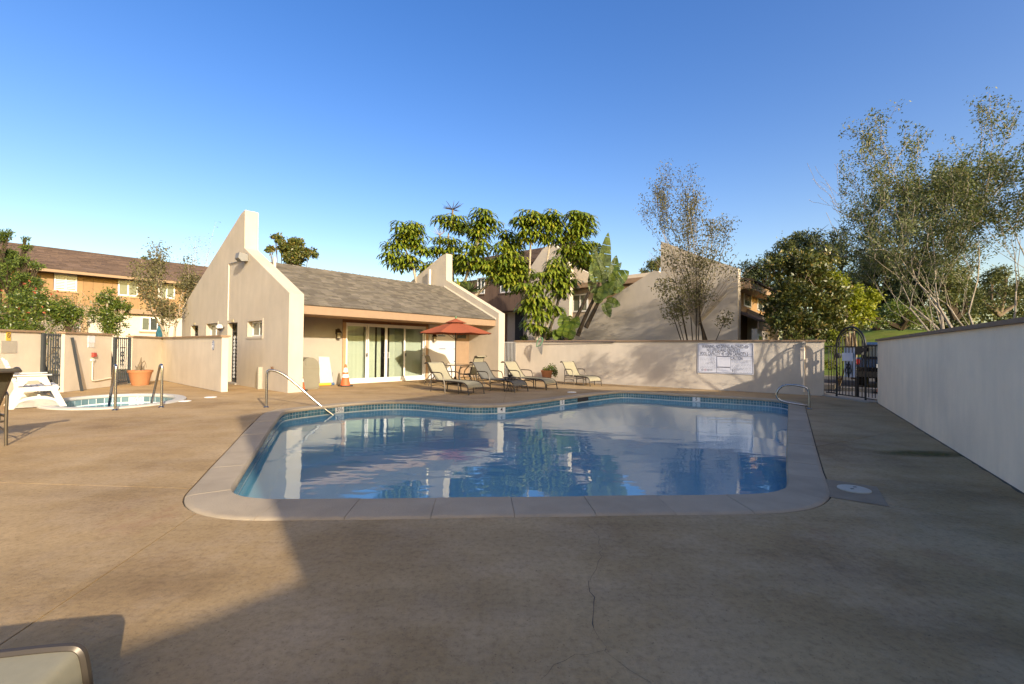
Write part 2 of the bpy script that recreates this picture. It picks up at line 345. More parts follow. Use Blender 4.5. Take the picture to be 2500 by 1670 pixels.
def deck_mat():
    mt, nt, b = _new('stained_concrete'); L = nt.links.new
    g = nt.nodes.new('ShaderNodeNewGeometry')
    def noise(s, d=6, r=0.6, sc=(1, 1, 1)):
        mp = nt.nodes.new('ShaderNodeMapping'); mp.inputs['Scale'].default_value = sc; L(g.outputs['Position'], mp.inputs[0])
        n = nt.nodes.new('ShaderNodeTexNoise'); n.inputs['Scale'].default_value = s; n.inputs['Detail'].default_value = d; n.inputs['Roughness'].default_value = r
        L(mp.outputs[0], n.inputs['Vector']); return n.outputs[0]
    def ramp(f, stops):
        rp = nt.nodes.new('ShaderNodeValToRGB'); e = rp.color_ramp.elements
        e[0].position, e[0].color = stops[0][0], (*stops[0][1], 1); e[1].position, e[1].color = stops[-1][0], (*stops[-1][1], 1)
        for p, c in stops[1:-1]: q = e.new(p); q.color = (*c, 1)
        L(f, rp.inputs[0]); return rp.outputs[0]
    def mix(f, a, c, blend='MIX'):
        mx = nt.nodes.new('ShaderNodeMix'); mx.data_type = 'RGBA'; mx.blend_type = blend
        for s_, v in ((mx.inputs['Factor'], f), (mx.inputs[6], a), (mx.inputs[7], c)):
            if isinstance(v, (int, float)): s_.default_value = v
            elif isinstance(v, tuple): s_.default_value = (*v, 1)
            else: L(v, s_)
        return mx.outputs[2]
    base = ramp(noise(0.55, 7, 0.62), [(0.30, (0.242, 0.150, 0.073)), (0.44, (0.346, 0.228, 0.108)), (0.57, (0.418, 0.287, 0.147)), (0.70, (0.310, 0.194, 0.097))])
    grey = ramp(noise(1.7, 8, 0.7), [(0.46, (0, 0, 0)), (0.60, (1, 1, 1))])
    mg = nt.nodes.new('ShaderNodeMath'); mg.operation = 'MULTIPLY'; mg.inputs[1].default_value = 0.42; L(grey, mg.inputs[0])
    c = mix(mg.outputs[0], base, (0.44, 0.315, 0.19))
    fine = ramp(noise(26, 5, 0.75), [(0.30, (0.72, 0.70, 0.68)), (0.5, (1, 1, 1)), (0.72, (1.16, 1.14, 1.1))])
    c = mix(1.0, c, fine, 'MULTIPLY')
    speck = ramp(noise(95, 2, 0.5), [(0.27, (0.40, 0.38, 0.36)), (0.33, (1, 1, 1))])
    c = mix(0.8, c, speck, 'MULTIPLY')
    pit = ramp(noise(42, 3, 0.6), [(0.285, (0.42, 0.40, 0.38)), (0.325, (1, 1, 1))])
    c = mix(0.7, c, pit, 'MULTIPLY')
    run = ramp(noise(1.1, 6, 0.65, (0.35, 1.6, 1)), [(0.34, (0.70, 0.69, 0.68)), (0.52, (1, 1, 1)), (0.7, (1.12, 1.11, 1.10))])
    c = mix(0.55, c, run, 'MULTIPLY')
    rust = ramp(noise(0.8, 8, 0.7, (1, 0.6, 1)), [(0.60, (0, 0, 0)), (0.72, (1, 1, 1))])
    mr = nt.nodes.new('ShaderNodeMath'); mr.operation = 'MULTIPLY'; mr.inputs[1].default_value = 0.5; L(rust, mr.inputs[0])
    c = mix(mr.outputs[0], c, (0.29, 0.125, 0.07))
    L(c, b.inputs['Base Color']); b.inputs['Roughness'].default_value = 0.82; b.inputs['Specular IOR Level'].default_value = 0.25
    bp = nt.nodes.new('ShaderNodeBump'); bp.inputs['Strength'].default_value = 0.5; bp.inputs['Distance'].default_value = 0.01
    L(noise(38, 6, 0.7), bp.inputs['Height']); L(bp.outputs[0], b.inputs['Normal'])
    return mt
M['deck'] = deck_mat()
def water_mat(name, tint, ior=1.42, bump=0.035, body=(0.17, 0.52, 0.65)):
    mt, nt, b = _new(name); L = nt.links.new; nt.nodes.remove(b)
    tr = nt.nodes.new('ShaderNodeBsdfTransparent'); tr.inputs[0].default_value = (*tint, 1)
    gl = nt.nodes.new('ShaderNodeBsdfGlossy'); gl.inputs['Roughness'].default_value = 0.015; gl.inputs[0].default_value = (0.86, 0.95, 1, 1)
    fr = nt.nodes.new('ShaderNodeFresnel'); fr.inputs[0].default_value = ior
    g = nt.nodes.new('ShaderNodeNewGeometry')
    hs = []
    for s, st, sc in ((1.6, 1.0, (0.8, 1.7, 1)), (5.5, 0.16, (0.8, 1.5, 1)), (0.35, 2.0, (1, 1, 1))):
        mp = nt.nodes.new('ShaderNodeMapping'); mp.inputs['Scale'].default_value = sc; mp.inputs['Rotation'].default_value = (0, 0, 0.3); L(g.outputs['Position'], mp.inputs[0])
        n = nt.nodes.new('ShaderNodeTexNoise'); n.inputs['Scale'].default_value = s; n.inputs['Detail'].default_value = 2; L(mp.outputs[0], n.inputs['Vector'])
        q = nt.nodes.new('ShaderNodeMath'); q.operation = 'MULTIPLY'; q.inputs[1].default_value = st; L(n.outputs[0], q.inputs[0]); hs.append(q.outputs[0])
    a1 = nt.nodes.new('ShaderNodeMath'); a1.operation = 'ADD'; L(hs[0], a1.inputs[0]); L(hs[1], a1.inputs[1])
    a2 = nt.nodes.new('ShaderNodeMath'); a2.operation = 'ADD'; L(a1.outputs[0], a2.inputs[0]); L(hs[2], a2.inputs[1])
    bp = nt.nodes.new('ShaderNodeBump'); bp.inputs['Strength'].default_value = 1.0; bp.inputs['Distance'].default_value = bump
    L(a2.outputs[0], bp.inputs['Height']); L(bp.outputs[0], gl.inputs['Normal']); L(bp.outputs[0], fr.inputs['Normal'])
    df = nt.nodes.new('ShaderNodeBsdfDiffuse'); df.inputs[0].default_value = (*body, 1); bm_ = nt.nodes.new('ShaderNodeMixShader'); bm_.inputs[0].default_value = 0.5
    L(tr.outputs[0], bm_.inputs[1]); L(df.outputs[0], bm_.inputs[2])
    mx = nt.nodes.new('ShaderNodeMixShader'); L(fr.outputs[0], mx.inputs[0]); L(bm_.outputs[0], mx.inputs[1]); L(gl.outputs[0], mx.inputs[2])
    L(mx.outputs[0], nt.nodes['Material Output'].inputs[0]); return mt
M['water'] = water_mat('pool_water', (0.80, 0.95, 1.0), 1.62, 0.0055)
M['spawater'] = water_mat('spa_water', (0.45, 0.66, 0.68), 1.45, 0.005)
def glass_mat(name, tint, refl=1.5):
    mt, nt, b = _new(name); L = nt.links.new; nt.nodes.remove(b)
    tr = nt.nodes.new('ShaderNodeBsdfTransparent'); tr.inputs[0].default_value = (*tint, 1)
    gl = nt.nodes.new('ShaderNodeBsdfGlossy'); gl.inputs['Roughness'].default_value = 0.02
    fr = nt.nodes.new('ShaderNodeFresnel'); fr.inputs[0].default_value = refl
    mx = nt.nodes.new('ShaderNodeMixShader'); L(fr.outputs[0], mx.inputs[0]); L(tr.outputs[0], mx.inputs[1]); L(gl.outputs[0], mx.inputs[2])
    L(mx.outputs[0], nt.nodes['Material Output'].inputs[0]); return mt
M['glass'] = glass_mat('door_glass', (0.92, 0.95, 0.91), 1.45)
M['pane'] = mat('window_pane', (0.06, 0.068, 0.06), 0.06, spec=0.8, var=0.35, var_scale=2.5)
M['pane_lt'] = mat('window_pane_blind', (0.13, 0.145, 0.11), 0.08, spec=0.7, var=0.15, var_scale=3)

# ------------------------------------------------------------------ ground, pool, deck
def poly_sheet(mb, outer, holes, z, mi=0):
    bm = bmesh.new(); es = []
    for loop in [outer]+holes:
        vs = [bm.verts.new((p[0], p[1], z)) for p in loop]
        es += [bm.edges.new((vs[i], vs[(i+1) % len(vs)])) for i in range(len(vs))]
    bmesh.ops.triangle_fill(bm, edges=es, use_beauty=True, use_dissolve=False)
    bm.verts.index_update(); bm.normal_update()
    mb.add([v.co[:] for v in bm.verts], [tuple(v.index for v in (f.verts if f.normal.z > 0 else reversed(f.verts))) for f in bm.faces], mi)
    bm.free(); return mb
def resample(loop, step):
    pts = np.array([p[:2] for p in loop], float); q = np.vstack([pts, pts[:1]])
    d = np.r_[0, np.cumsum(np.linalg.norm(np.diff(q, axis=0), axis=1))]
    n = max(8, int(round(d[-1]/step))); s = np.linspace(0, d[-1], n, endpoint=False)
    return np.c_[np.interp(s, d, q[:, 0]), np.interp(s, d, q[:, 1])], d[-1]/n
def chaikin(pts, it=1):
    pts = np.array(pts, float)
    for _ in range(it):
        nx = np.roll(pts, -1, 0); pts = np.stack([.75*pts+.25*nx, .25*pts+.75*nx], 1).reshape(-1, 2)
    return pts
def normals(loop):          # outward normals of a counter-clockwise loop
    t = np.roll(loop, -1, 0)-np.roll(loop, 1, 0); t /= np.linalg.norm(t, axis=1)[:, None]
    return np.c_[t[:, 1], -t[:, 0]]
INNER = [(-2.56,4.24),(-2.44,4.07),(-2.26,3.98),(-2.0,3.95),(-1.1,4.0),(0.2,4.09),(1.3,4.16),(2.2,4.22),(2.48,4.30),(2.68,4.47),(2.84,4.72),
 (3.14,5.24),(4.02,6.70),(5.5,9.13),(6.85,11.35),(7.12,11.80),(7.18,12.15),(7.02,12.50),(6.5,12.88),(5.6,13.32),(4.9,13.72),(4.1,14.22),(3.75,14.38),(3.5,14.42),(3.22,14.28),
 (2.24,13.30),(1.37,12.32),(0.4,11.24),(0.05,10.85),(-0.25,10.64),(-0.63,10.53),(-1.02,10.53),(-1.66,10.80),(-2.34,11.10),(-2.7,11.16),(-2.99,11.12),(-3.35,10.92),(-3.76,10.58),
 (-4.1,10.12),(-4.33,9.80),(-4.50,9.50),(-4.56,9.24),(-4.46,8.9),(-3.76,7.15),(-3.26,5.94),(-2.92,5.10)]
POOL, STEP = resample(chaikin(resample(INNER, 0.16)[0], 2), 0.0725)
PN = normals(POOL); NP_ = len(POOL)
def off(loop, nn, d): return loop + nn*(d if np.isscalar(d) else np.array(d)[:, None])
# coping is a little wider along the near edge
CW = np.array([0.345 + 0.12*max(0, -n[1])**6*(p[1] < 5) for p, n in zip(POOL, PN)])
for _ in range(6): CW = (CW+np.roll(CW, 1)+np.roll(CW, -1))/3
OUT = off(POOL, PN, CW)
Z_COP, Z_WAT = 0.014, -0.19

# pool basin + water
basin = MB(); bl = off(POOL, PN, 0.03)
vs = [(p[0], p[1], -0.178) for p in bl] + [(p[0]-n[0]*.04, p[1]-n[1]*.04, -1.05) for p, n in zip(bl, PN)]
basin.add(vs, [(i, (i+1) % NP_, NP_+(i+1) % NP_, NP_+i) for i in range(NP_)])
poly_sheet(basin, off(POOL, PN, -0.01)[::2], [], -1.05)
pool = thing('swimming_pool', 'large angular swimming pool with a blue tile line and concrete coping', 'pool', (0, 9, 0))
basin.build('basin', M['plaster'], pool)
wat = MB(); poly_sheet(wat, off(POOL, PN, 0.02)[::2], [], Z_WAT)
wat.build('pool_water', M['water'], kind='structure')
# steps in the shallow corner
st = MB()
for k in range(3):
    c = np.array([-4.35, 9.3]); ring = [c + (0.5+0.42*k)*np.array([math.cos(a), math.sin(a)]) for a in np.linspace(-1.35, 0.55, 14)]
    poly_sheet(st, [c]+ring, [], -0.40-0.22*k)
st.build('pool_step', M['plaster'], pool)
# grout band behind the tiles
gb = MB(); l1 = off(POOL, PN, 0.024)
gb.add([(p[0], p[1], -0.02) for p in l1]+[(p[0], p[1], -0.21) for p in l1], [(i, (i+1) % NP_, NP_+(i+1) % NP_, NP_+i) for i in range(NP_)])
gb.build('grout_band', M['grout'], pool)
# depth markers replace tiles at these arc positions
def near_idx(x, y): return int(np.argmin(np.hypot(POOL[:, 0]-x, POOL[:, 1]-y)))
MARK = [('3½', near_idx(*G(836, 990)[:2])), ('4', near_idx(*G(1224, 990)[:2])), ('5', near_idx(*G(1374, 972)[:2])), ('5', near_idx(*G(1697, 966)[:2]))]
marked = {(k+q) % NP_ for _, k in MARK for q in (-1, 0, 1)}
def tile_frame(i, z):
    p0 = POOL[i]+PN[i]*.024; t = nrm(np.r_[POOL[(i+1) % NP_]-POOL[i-1], 0])
    return Fr((p0[0], p0[1], z), t, ZUP, (-PN[i][0], -PN[i][1], 0))
cands = []
for i in range(NP_):
    if i in marked: continue
    face = -PN[i] @ (-POOL[i]); d = np.linalg.norm(POOL[i])
    for z in (-0.069, -0.140): cands.append((-(face/d/d) if face > 0 else 1.0, i, z))
cands.sort(key=lambda c: c[0])
tb = MB(); tb.fbox(WF, -0.0325, 0.0325, -0.0325, 0.0325, 0, 0.006)
tile_me = tb.mesh('tile', M['tile']); rest = MB()
for k, (_, i, z) in enumerate(cands):
    fr = tile_frame(i, z)
    if k < 300:
        ob = bpy.data.objects.new('tile', tile_me); COL.objects.link(ob); ob.parent = pool
        mt = Matrix(((fr.A[0], fr.B[0], fr.C[0], fr.O[0]), (fr.A[1], fr.B[1], fr.C[1], fr.O[1]-9), (fr.A[2], fr.B[2], fr.C[2], fr.O[2]), (0, 0, 0, 1)))
        ob.matrix_basis = mt
    else: rest.fbox(fr, -0.0325, 0.0325, -0.0325, 0.0325, 0, 0.006)
rest.build('tile_band', M['tile'], pool, kind='stuff')
for s, i in MARK:
    fr = tile_frame(i, -0.105); q = MB(); q.fbox(fr, -0.095, 0.095, -0.068, 0.068, 0, 0.008)
    mk = q.build('depth_marker', M['marker'], pool, label='white tile with the black depth number ' + s)
    text(s, Fr(fr.O, -fr.A, fr.B, fr.C), 0, 0, 0.0095, 0.13, M['signblack'], mk, bold=0.001)
# coping stones
def coping(loop, nn, width, step_m, mats, parent, zt, lip=-0.045, name='coping_stone', zout=-0.02):
    n = len(loop); per = np.linalg.norm(np.roll(loop, -1, 0)-loop, axis=1).mean()
    k = max(3, int(round(step_m/per))); i = 0
    while i < n:
        j = min(i+k, n)
        if n-j < k//2: j = n
        q = MB(); idx = [t % n for t in range(i, j+1)]; m_ = len(idx); vs = []
        for c, t in enumerate(idx):
            tg = np.array([-nn[t][1], nn[t][0]]); sh = 0.0022 if c == 0 else (-0.0022 if c == m_-1 else 0)
            p = loop[t]+tg*sh; w = width[t] if hasattr(width, '__len__') else width
            for d, z in ((0.0, lip), (-0.004, lip+.02), (0.0, zt-0.018), (0.018, zt), (w-0.05, zt), (w-0.012, zt-0.006), (w, zt-0.016), (w, zout), (0.03, zout-0.03)):
                vs.append((p[0]+nn[t][0]*d, p[1]+nn[t][1]*d, z + 0.0015*math.sin(i*3.1)))
        s_ = 9; fs = [(a*s_+b, a*s_+(b+1) % s_, (a+1)*s_+(b+1) % s_, (a+1)*s_+b) for a in range(m_-1) for b in range(s_)]
        fs += [tuple(range(s_)), tuple(range((m_-1)*s_, m_*s_))[::-1]]
        q.add(vs, fs); q.build(name, mats, parent, smooth=True)
        i = j
coping(POOL, PN, CW, 0.66, M['coping'], pool, Z_COP)
q = MB(); po = off(POOL, PN, CW+0.012)
q.add([(p[0], p[1], -0.012) for p in off(POOL, PN, 0.05)]+[(p[0], p[1], -0.012) for p in po], [(i, (i+1) % NP_, NP_+(i+1) % NP_, NP_+i) for i in range(NP_)])
q.build('expansion_joint', M['joint'], pool)

# spa
SC0 = np.array([-9.22, 10.72]); ax1 = nrm([-0.649, 0.761]); ax2 = np.array([ax1[1], -ax1[0]])
SPA = np.array([SC0 + 1.47*math.cos(a)*ax1 + 1.10*math.sin(a)*ax2 for a in -np.linspace(0, 2*math.pi, 72, endpoint=False)])
SPN = normals(SPA)
if (SPN[0] @ (SPA[0]-SC0)) < 0: SPA = SPA[::-1].copy(); SPN = normals(SPA)
spa = thing('spa', 'small oval sunken spa with pale coping and two steel handrails', 'spa', (SC0[0], SC0[1], 0))
q = MB(); n = len(SPA); l1 = off(SPA, SPN, 0.024); l2 = off(SPA, SPN, -0.02)
q.add([(p[0], p[1], -0.19) for p in l1]+[(p[0], p[1], -1.0) for p in l2], [(i, (i+1) % n, n+(i+1) % n, n+i) for i in range(n)])
poly_sheet(q, l2, [], -1.0); q.build('basin', M['plaster'], spa)
q = MB(); q.add([(p[0], p[1], -0.0) for p in l1]+[(p[0], p[1], -0.2) for p in l1], [(i, (i+1) % n, n+(i+1) % n, n+i) for i in range(n)])
q.build('grout_band', M['grout'], spa)
q = MB(); poly_sheet(q, off(SPA, SPN, 0.02), [], -0.195); q.build('spa_water', M['spawater'], kind='structure')
SP2, _ = resample(SPA, 0.158); SPN2 = normals(SP2)
mi = int(np.argmin(np.hypot(*(SP2-G(330, 966)[:2]).T)))
for i in range(len(SP2)):
    p0 = SP2[i]+SPN2[i]*.024; t = nrm(np.r_[SP2[(i+1) % len(SP2)]-SP2[i-1], 0]); fr = Fr((p0[0], p0[1], -0.10), t, ZUP, (-SPN2[i][0], -SPN2[i][1], 0))
    q = MB()
    if i in (mi, mi+1):
        if i == mi:
            f2 = Fr(fr.O+0.079*fr.A, -fr.A, fr.B, fr.C); q.fbox(f2, -0.152, 0.152, -0.072, 0.072, 0, 0.008)
            mk = q.build('depth_marker', M['marker'], spa, label='white tile with 3½ and a no diving symbol')
            text('3½', f2, -0.075, 0, 0.010, 0.15, M['signblack'], mk, bold=0.002)
            rg = MB(); rg.tube([f2.P(0.08+0.05*math.cos(a), 0.05*math.sin(a), 0.011) for a in np.linspace(0, 2*math.pi, 20, endpoint=False)], 0.006, 5, True)
            rg.tube([f2.P(0.045, 0.035, 0.011), f2.P(0.115, -0.035, 0.011)], 0.005, 5); rg.build('no_diving_symbol', M['signred'], mk)
        continue
    q.fbox(fr, -0.074, 0.074, -0.072, 0.072, 0, 0.006); q.build('tile', M['spatile'], spa)
coping(SPA, SPN, 0.23, 1.1, M['spacoping'], spa, 0.035, -0.03)
SPAO = off(SPA, SPN, 0.24)

# deck slabs radiating from the pool coping to the walls
RW_A, RW_B = np.array([9.56, 11.98]), np.array([4.85, 4.33]); RWD = nrm(RW_B-RW_A)
FWD = nrm([7.39, -5.09]); FW0 = np.array([1.94, 18.8]); FW_R = np.array([9.33, 13.71])
rw = lambda t: RW_B+RWD*t
deck_out = [(-14.9, -9), tuple(rw(10.0)+[1.0, -6]), tuple(rw(10.0)+[0.9, 0]), tuple(rw(0)+[0.1, 0]), tuple(rw(-4)+[.1, 0]), tuple(RW_A+[0.1, 0]), (9.75, 13.8), tuple(FW_R+[.3, .2]), tuple(FW_R-FWD*4+[0, .15]),
            (1.94, 18.95), (0.2, 20.6), (-1.0, 23.5), (-9.0, 24.5), (-14.9, 19.5), (-14.9, 8.0), (-14.9, 2.0)]
JO = [((443, 1262), (-0.55, -9)), ((2019, 1200), (4.55, 2.9)), ((1990, 1090), (7.4, 8.2)), ((1640, 958), tuple(FW_R-FWD*3.3+[0, .15])), ((1235, 985), (-0.2, 21.2)), ((654, 1003), (-9.0, 24.5)), ((470, 1190), (-14.9, 5.2))]
def dense(loop, step):
    out = []
    for a, b in zip(loop, list(loop[1:])+[loop[0]]):
        a = np.array(a, float); b = np.array(b, float); k = max(1, int(np.linalg.norm(b-a)/step))
        out += [a+(b-a)*t/k for t in range(k)]
    return np.array(out)
do = dense(deck_out, 0.5); oi = OUT+PN*0.012
deck = setting('pool_deck')
ji = sorted([(int(np.argmin(np.hypot(*(oi-G(*a)[:2]).T))), int(np.argmin(np.hypot(*(do-np.array(b)).T)))) for a, b in JO])
def arc(n, a, b):
    r = [a]
    while r[-1] != b: r.append((r[-1]+1) % n)
    return r
def inside(p, poly):
    c = False; j = len(poly)-1
    for i in range(len(poly)):
        if (poly[i][1] > p[1]) != (poly[j][1] > p[1]) and p[0] < (poly[j][0]-poly[i][0])*(p[1]-poly[i][1])/(poly[j][1]-poly[i][1])+poly[i][0]: c = not c
        j = i
    return c
for k in range(len(ji)):
    (i0, o0), (i1, o1) = ji[k], ji[(k+1) % len(ji)]
    inn = [oi[t] for t in arc(NP_, i0, i1)][::1]; outr = [do[t] for t in arc(len(do), o0, o1)]
    # 4 mm gaps along the joints
    def sh(p, q, sgn): d = nrm(q-p); return sgn*0.004*np.array([-d[1], d[0]])
    s0 = sh(inn[0], outr[0], 1); s1 = sh(inn[-1], outr[-1], -1)
    inn[0] = inn[0]+s0; outr[0] = outr[0]+s0; inn[-1] = inn[-1]+s1; outr[-1] = outr[-1]+s1
    poly = inn+outr[::-1]
    hole = [SPAO[::2]] if inside(SC0, poly) else []
    q = MB(); poly_sheet(q, poly, hole, 0.0)
    q.add([(p[0], p[1], 0) for p in poly]+[(p[0], p[1], -0.1) for p in poly], [(a, len(poly)+a, len(poly)+(a+1) % len(poly), (a+1) % len(poly)) for a in range(len(poly))])
    q.build('deck_slab', M['deck'], deck)
q = MB(); poly_sheet(q, do, [oi[::2], SPAO[::2]], -0.012); q.build('slab_bed', M['joint'], deck)
# ------------------------------------------------------------------ ground outside the deck
def inset(poly, d):
    c = np.mean(poly, 0); return [p+(c-p)/np.linalg.norm(c-p)*d for p in poly]
gh = inset(do, 0.25)
q = MB(); poly_sheet(q, [(-500, -300), (500, -300), (500, 900), (-500, 900)], [gh], -0.05); q.build('ground', M['earth'], kind='structure')
terr = MB(); nx_, ny_ = 90, 70; tv = []
for j in range(ny_+1):
    for i in range(nx_+1):
        x = 6+110*i/nx_; y = 20+90*j/ny_
        up = min(1, max(0, (x-0.30*y-5)/16))*min(1, max(0, (y-22)/18))
        tv.append((x, y, -0.12+3.4*up*up*(3-2*up) + 0.12*math.sin(x*.7+y*.4)*up))
terr.add(tv, [(j*(nx_+1)+i, j*(nx_+1)+i+1, (j+1)*(nx_+1)+i+1, (j+1)*(nx_+1)+i) for j in range(ny_) for i in range(nx_)]); terr.build('hill', M['grass'], kind='structure', smooth=True)

# cracks: thin ragged open joints
def crack(pts, w, seed):
    r = random.Random(seed); P = [np.r_[G(*p)[:2]] for p in pts]; fine = []
    for a, b in zip(P[:-1], P[1:]):
        k = max(2, int(np.linalg.norm(b-a)/0.05))
        fine += [a+(b-a)*t/k + [r.uniform(-.012, .012), r.uniform(-.012, .012)] for t in range(k)]
    fine.append(P[-1]); vs = []
    for i, p in enumerate(fine):
        t = nrm(fine[min(i+1, len(fine)-1)]-fine[max(0, i-1)]); nn = np.array([-t[1], t[0]]); h = w*r.uniform(.35, 1)
        vs += [(p[0]+nn[0]*h, p[1]+nn[1]*h, 0.0015), (p[0]-nn[0]*h, p[1]-nn[1]*h, 0.0015)]
    q = MB(); q.add(vs, [(2*i, 2*i+1, 2*i+3, 2*i+2) for i in range(len(fine)-1)]); q.build('crack', M['joint'], deck)
crack([(1425, 1272), (1455, 1300), (1468, 1340), (1462, 1380), (1440, 1420)], 0.0012, 1)
crack([(1440, 1420), (1448, 1470), (1452, 1510), (1450, 1535)], 0.003, 8)
crack([(1450, 1535), (1470, 1560), (1478, 1590)], 0.0009, 9)
crack([(1478, 1590), (1400, 1600), (1350, 1625), (1320, 1660)], 0.0009, 2)
crack([(1478, 1590), (1530, 1630), (1590, 1668)], 0.0009, 3)
crack([(2356, 1175), (2400, 1183), (2470, 1195)], 0.003, 4)
crack([(2345, 1292), (2400, 1303), (2500, 1330)], 0.003, 5)
crack([(1997, 1085), (2130, 1100), (2240, 1118), (2360, 1130)], 0.0022, 6)
# skimmer patch and lid beside the pool
ps = [G(*p)[:2] for p in ((2015, 1170), (2141, 1189), (2171, 1238), (2024, 1214))]
q = MB(); q.add([(p[0], p[1], 0.004) for p in ps], [(0, 1, 2, 3)]); q.build('skimmer_patch', M['patch'], deck)
ct = G(2085, 1196)
lid = thing('skimmer_lid', 'round white skimmer lid set in the shaded deck beside the pool', 'lid', (ct[0], ct[1], 0.004))
q = MB(); q.lathe([(0.135, 0), (0.135, 0.008), (0.125, 0.012), (0.0, 0.012)], (ct[0], ct[1], 0.004), 28); q.build('cover', M['lidc'], lid, smooth=True)
q = MB(); q.box((ct[0]-0.05, ct[1]-0.03, 0.0165), (ct[0]-0.02, ct[1]-0.018, 0.019)); q.build('finger_hole', M['rubber'], lid)
q = MB(); q.box((ct[0]+0.02, ct[1]+0.03, 0.0165), (ct[0]+0.05, ct[1]+0.042, 0.019)); q.build('finger_hole', M['rubber'], lid)
for (px, py), lab in (((514, 970), 'small pale deck drain lid near the end of the spa wall'), ((450, 979.5), 'small pale drain lid beside the spa coping'), ((1396, 958), 'small pale deck lid behind the far edge of the pool')):
    c = G(px, py); q = MB(); q.lathe([(0.14, 0), (0.14, 0.006), (0.12, 0.012), (0, 0.012)], (c[0], c[1], 0.001), 20)
    tag(q.build('drain_lid', M['marker'], smooth=True), lab, 'drain lid')
# skimmer mouth in the far coping wall
i = near_idx(*G(1428, 966)[:2]); fr = tile_frame(i, -0.10); q = MB(); q.fbox(fr, -0.28, 0.28, -0.06, 0.06, 0.004, 0.012); q.build('skimmer_mouth', M['rubber'], pool)

# ------------------------------------------------------------------ boundary walls
def wall(name, label, a, b, h, th, mats, side, cap_over=0.045, cap_h=0.05, ends=(True, True)):
    """a,b ground points of the visible face; side = +1/-1 which side the thickness goes"""
    a = np.array(a, float); b = np.array(b, float); d = nrm(b-a); L = np.linalg.norm(b-a); nn = side*np.array([-d[1], d[0]])
    fr = Fr((a[0], a[1], -0.12), (*d, 0), (*nn, 0), ZUP)
    t = thing(name, label, 'wall', (a[0], a[1], 0))
    q = MB(); q.fbox(fr, 0, L, 0, th, 0, h-cap_h+0.12); q.build('wall_body', mats, t)
    q = MB(); o = cap_over
    q.fbox(fr, -o, L+o, -o, th+o, h-cap_h+0.12, h+0.12); q.build('wall_cap', M['cap'], t)
    return t, fr, L
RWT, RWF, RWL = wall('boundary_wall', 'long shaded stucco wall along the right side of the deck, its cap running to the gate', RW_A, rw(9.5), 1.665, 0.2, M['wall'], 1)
fw_l = FW0 - FWD*np.linalg.norm(FW0-ONP(1258, 925, (*FW0, 0), (0.567, 0.823, 0))[:2])
FWT, FWF, FWL = wall('boundary_wall', 'stucco wall behind the far edge of the pool carrying the big warning sign, dappled with tree shade', fw_l, FW_R, 1.68, 0.22, M['wall_cream'], 1)
q = MB(); f_ = Fr((*FW_R, 0), (*FWD, 0), (-FWD[1], FWD[0], 0), ZUP)
q.fbox(f_, -0.003, 0.012, 0.0, 0.22, -.1, 1.62); q.build('end_trim', M['stucco_trim'], FWT)
def foot_line(a, b, nn, name='dirt_line'):
    a = np.array(a, float); b = np.array(b, float); n_ = max(2, int(np.linalg.norm(b-a)/.12)); r = random.Random(int(abs(a[0]*31+b[1]*17))); q = MB(); vs = []
    for i in range(n_+1):
        p = a+(b-a)*i/n_; w = .018+.022*r.random()**2; vs += [(p[0]-nn[0]*.02, p[1]-nn[1]*.02, .0016), (p[0]+nn[0]*w, p[1]+nn[1]*w, .0016)]
    q.add(vs, [(2*i, 2*i+1, 2*i+3, 2*i+2) for i in range(n_)]); q.build(name, M['joint'], deck)
foot_line(RW_A, rw(9.0), (-.851, .525)); foot_line(fw_l, FW_R, (-.567, -.823))
ms = MB(); c = G(2260, 1108)
ms.add([(c[0]-.75, c[1]-.8, .0024), (c[0]+.75, c[1]-.8, .0024), (c[0]+.75, c[1]+.8, .0024), (c[0]-.75, c[1]+.8, .0024)], [(0, 1, 2, 3)])
def moss_mat():
    mt, nt, b = _new('moss_stain'); L = nt.links.new; b.inputs['Base Color'].default_value = (.10, .085, .012, 1); b.inputs['Roughness'].default_value = .9
    tc = nt.nodes.new('ShaderNodeTexCoord'); gr = nt.nodes.new('ShaderNodeTexGradient'); gr.gradient_type = 'SPHERICAL'
    mp = nt.nodes.new('ShaderNodeMapping'); mp.inputs['Rotation'].default_value = (0, 0, -1.02); mp.inputs['Scale'].default_value = (1.35, 4.2, 1); L(tc.outputs['Object'], mp.inputs[0]); L(mp.outputs[0], gr.inputs[0])
    n = nt.nodes.new('ShaderNodeTexNoise'); n.inputs['Scale'].default_value = 7; n.inputs['Detail'].default_value = 6; L(tc.outputs['Object'], n.inputs['Vector'])
    ml = nt.nodes.new('ShaderNodeMath'); ml.operation = 'MULTIPLY'; L(gr.outputs[0], ml.inputs[0]); L(n.outputs[0], ml.inputs[1])
    mr = nt.nodes.new('ShaderNodeMapRange'); mr.inputs['From Max'].default_value = .42; mr.inputs['To Max'].default_value = .8; L(ml.outputs[0], mr.inputs[0])
    tr = nt.nodes.new('ShaderNodeBsdfTransparent'); mx = nt.nodes.new('ShaderNodeMixShader'); L(mr.outputs[0], mx.inputs[0]); L(tr.outputs[0], mx.inputs[1]); L(b.outputs[0], mx.inputs[2]); L(mx.outputs[0], nt.nodes['Material Output'].inputs[0]); return mt
o_ = ms.build('moss_stain', moss_mat(), None, kind='stuff')
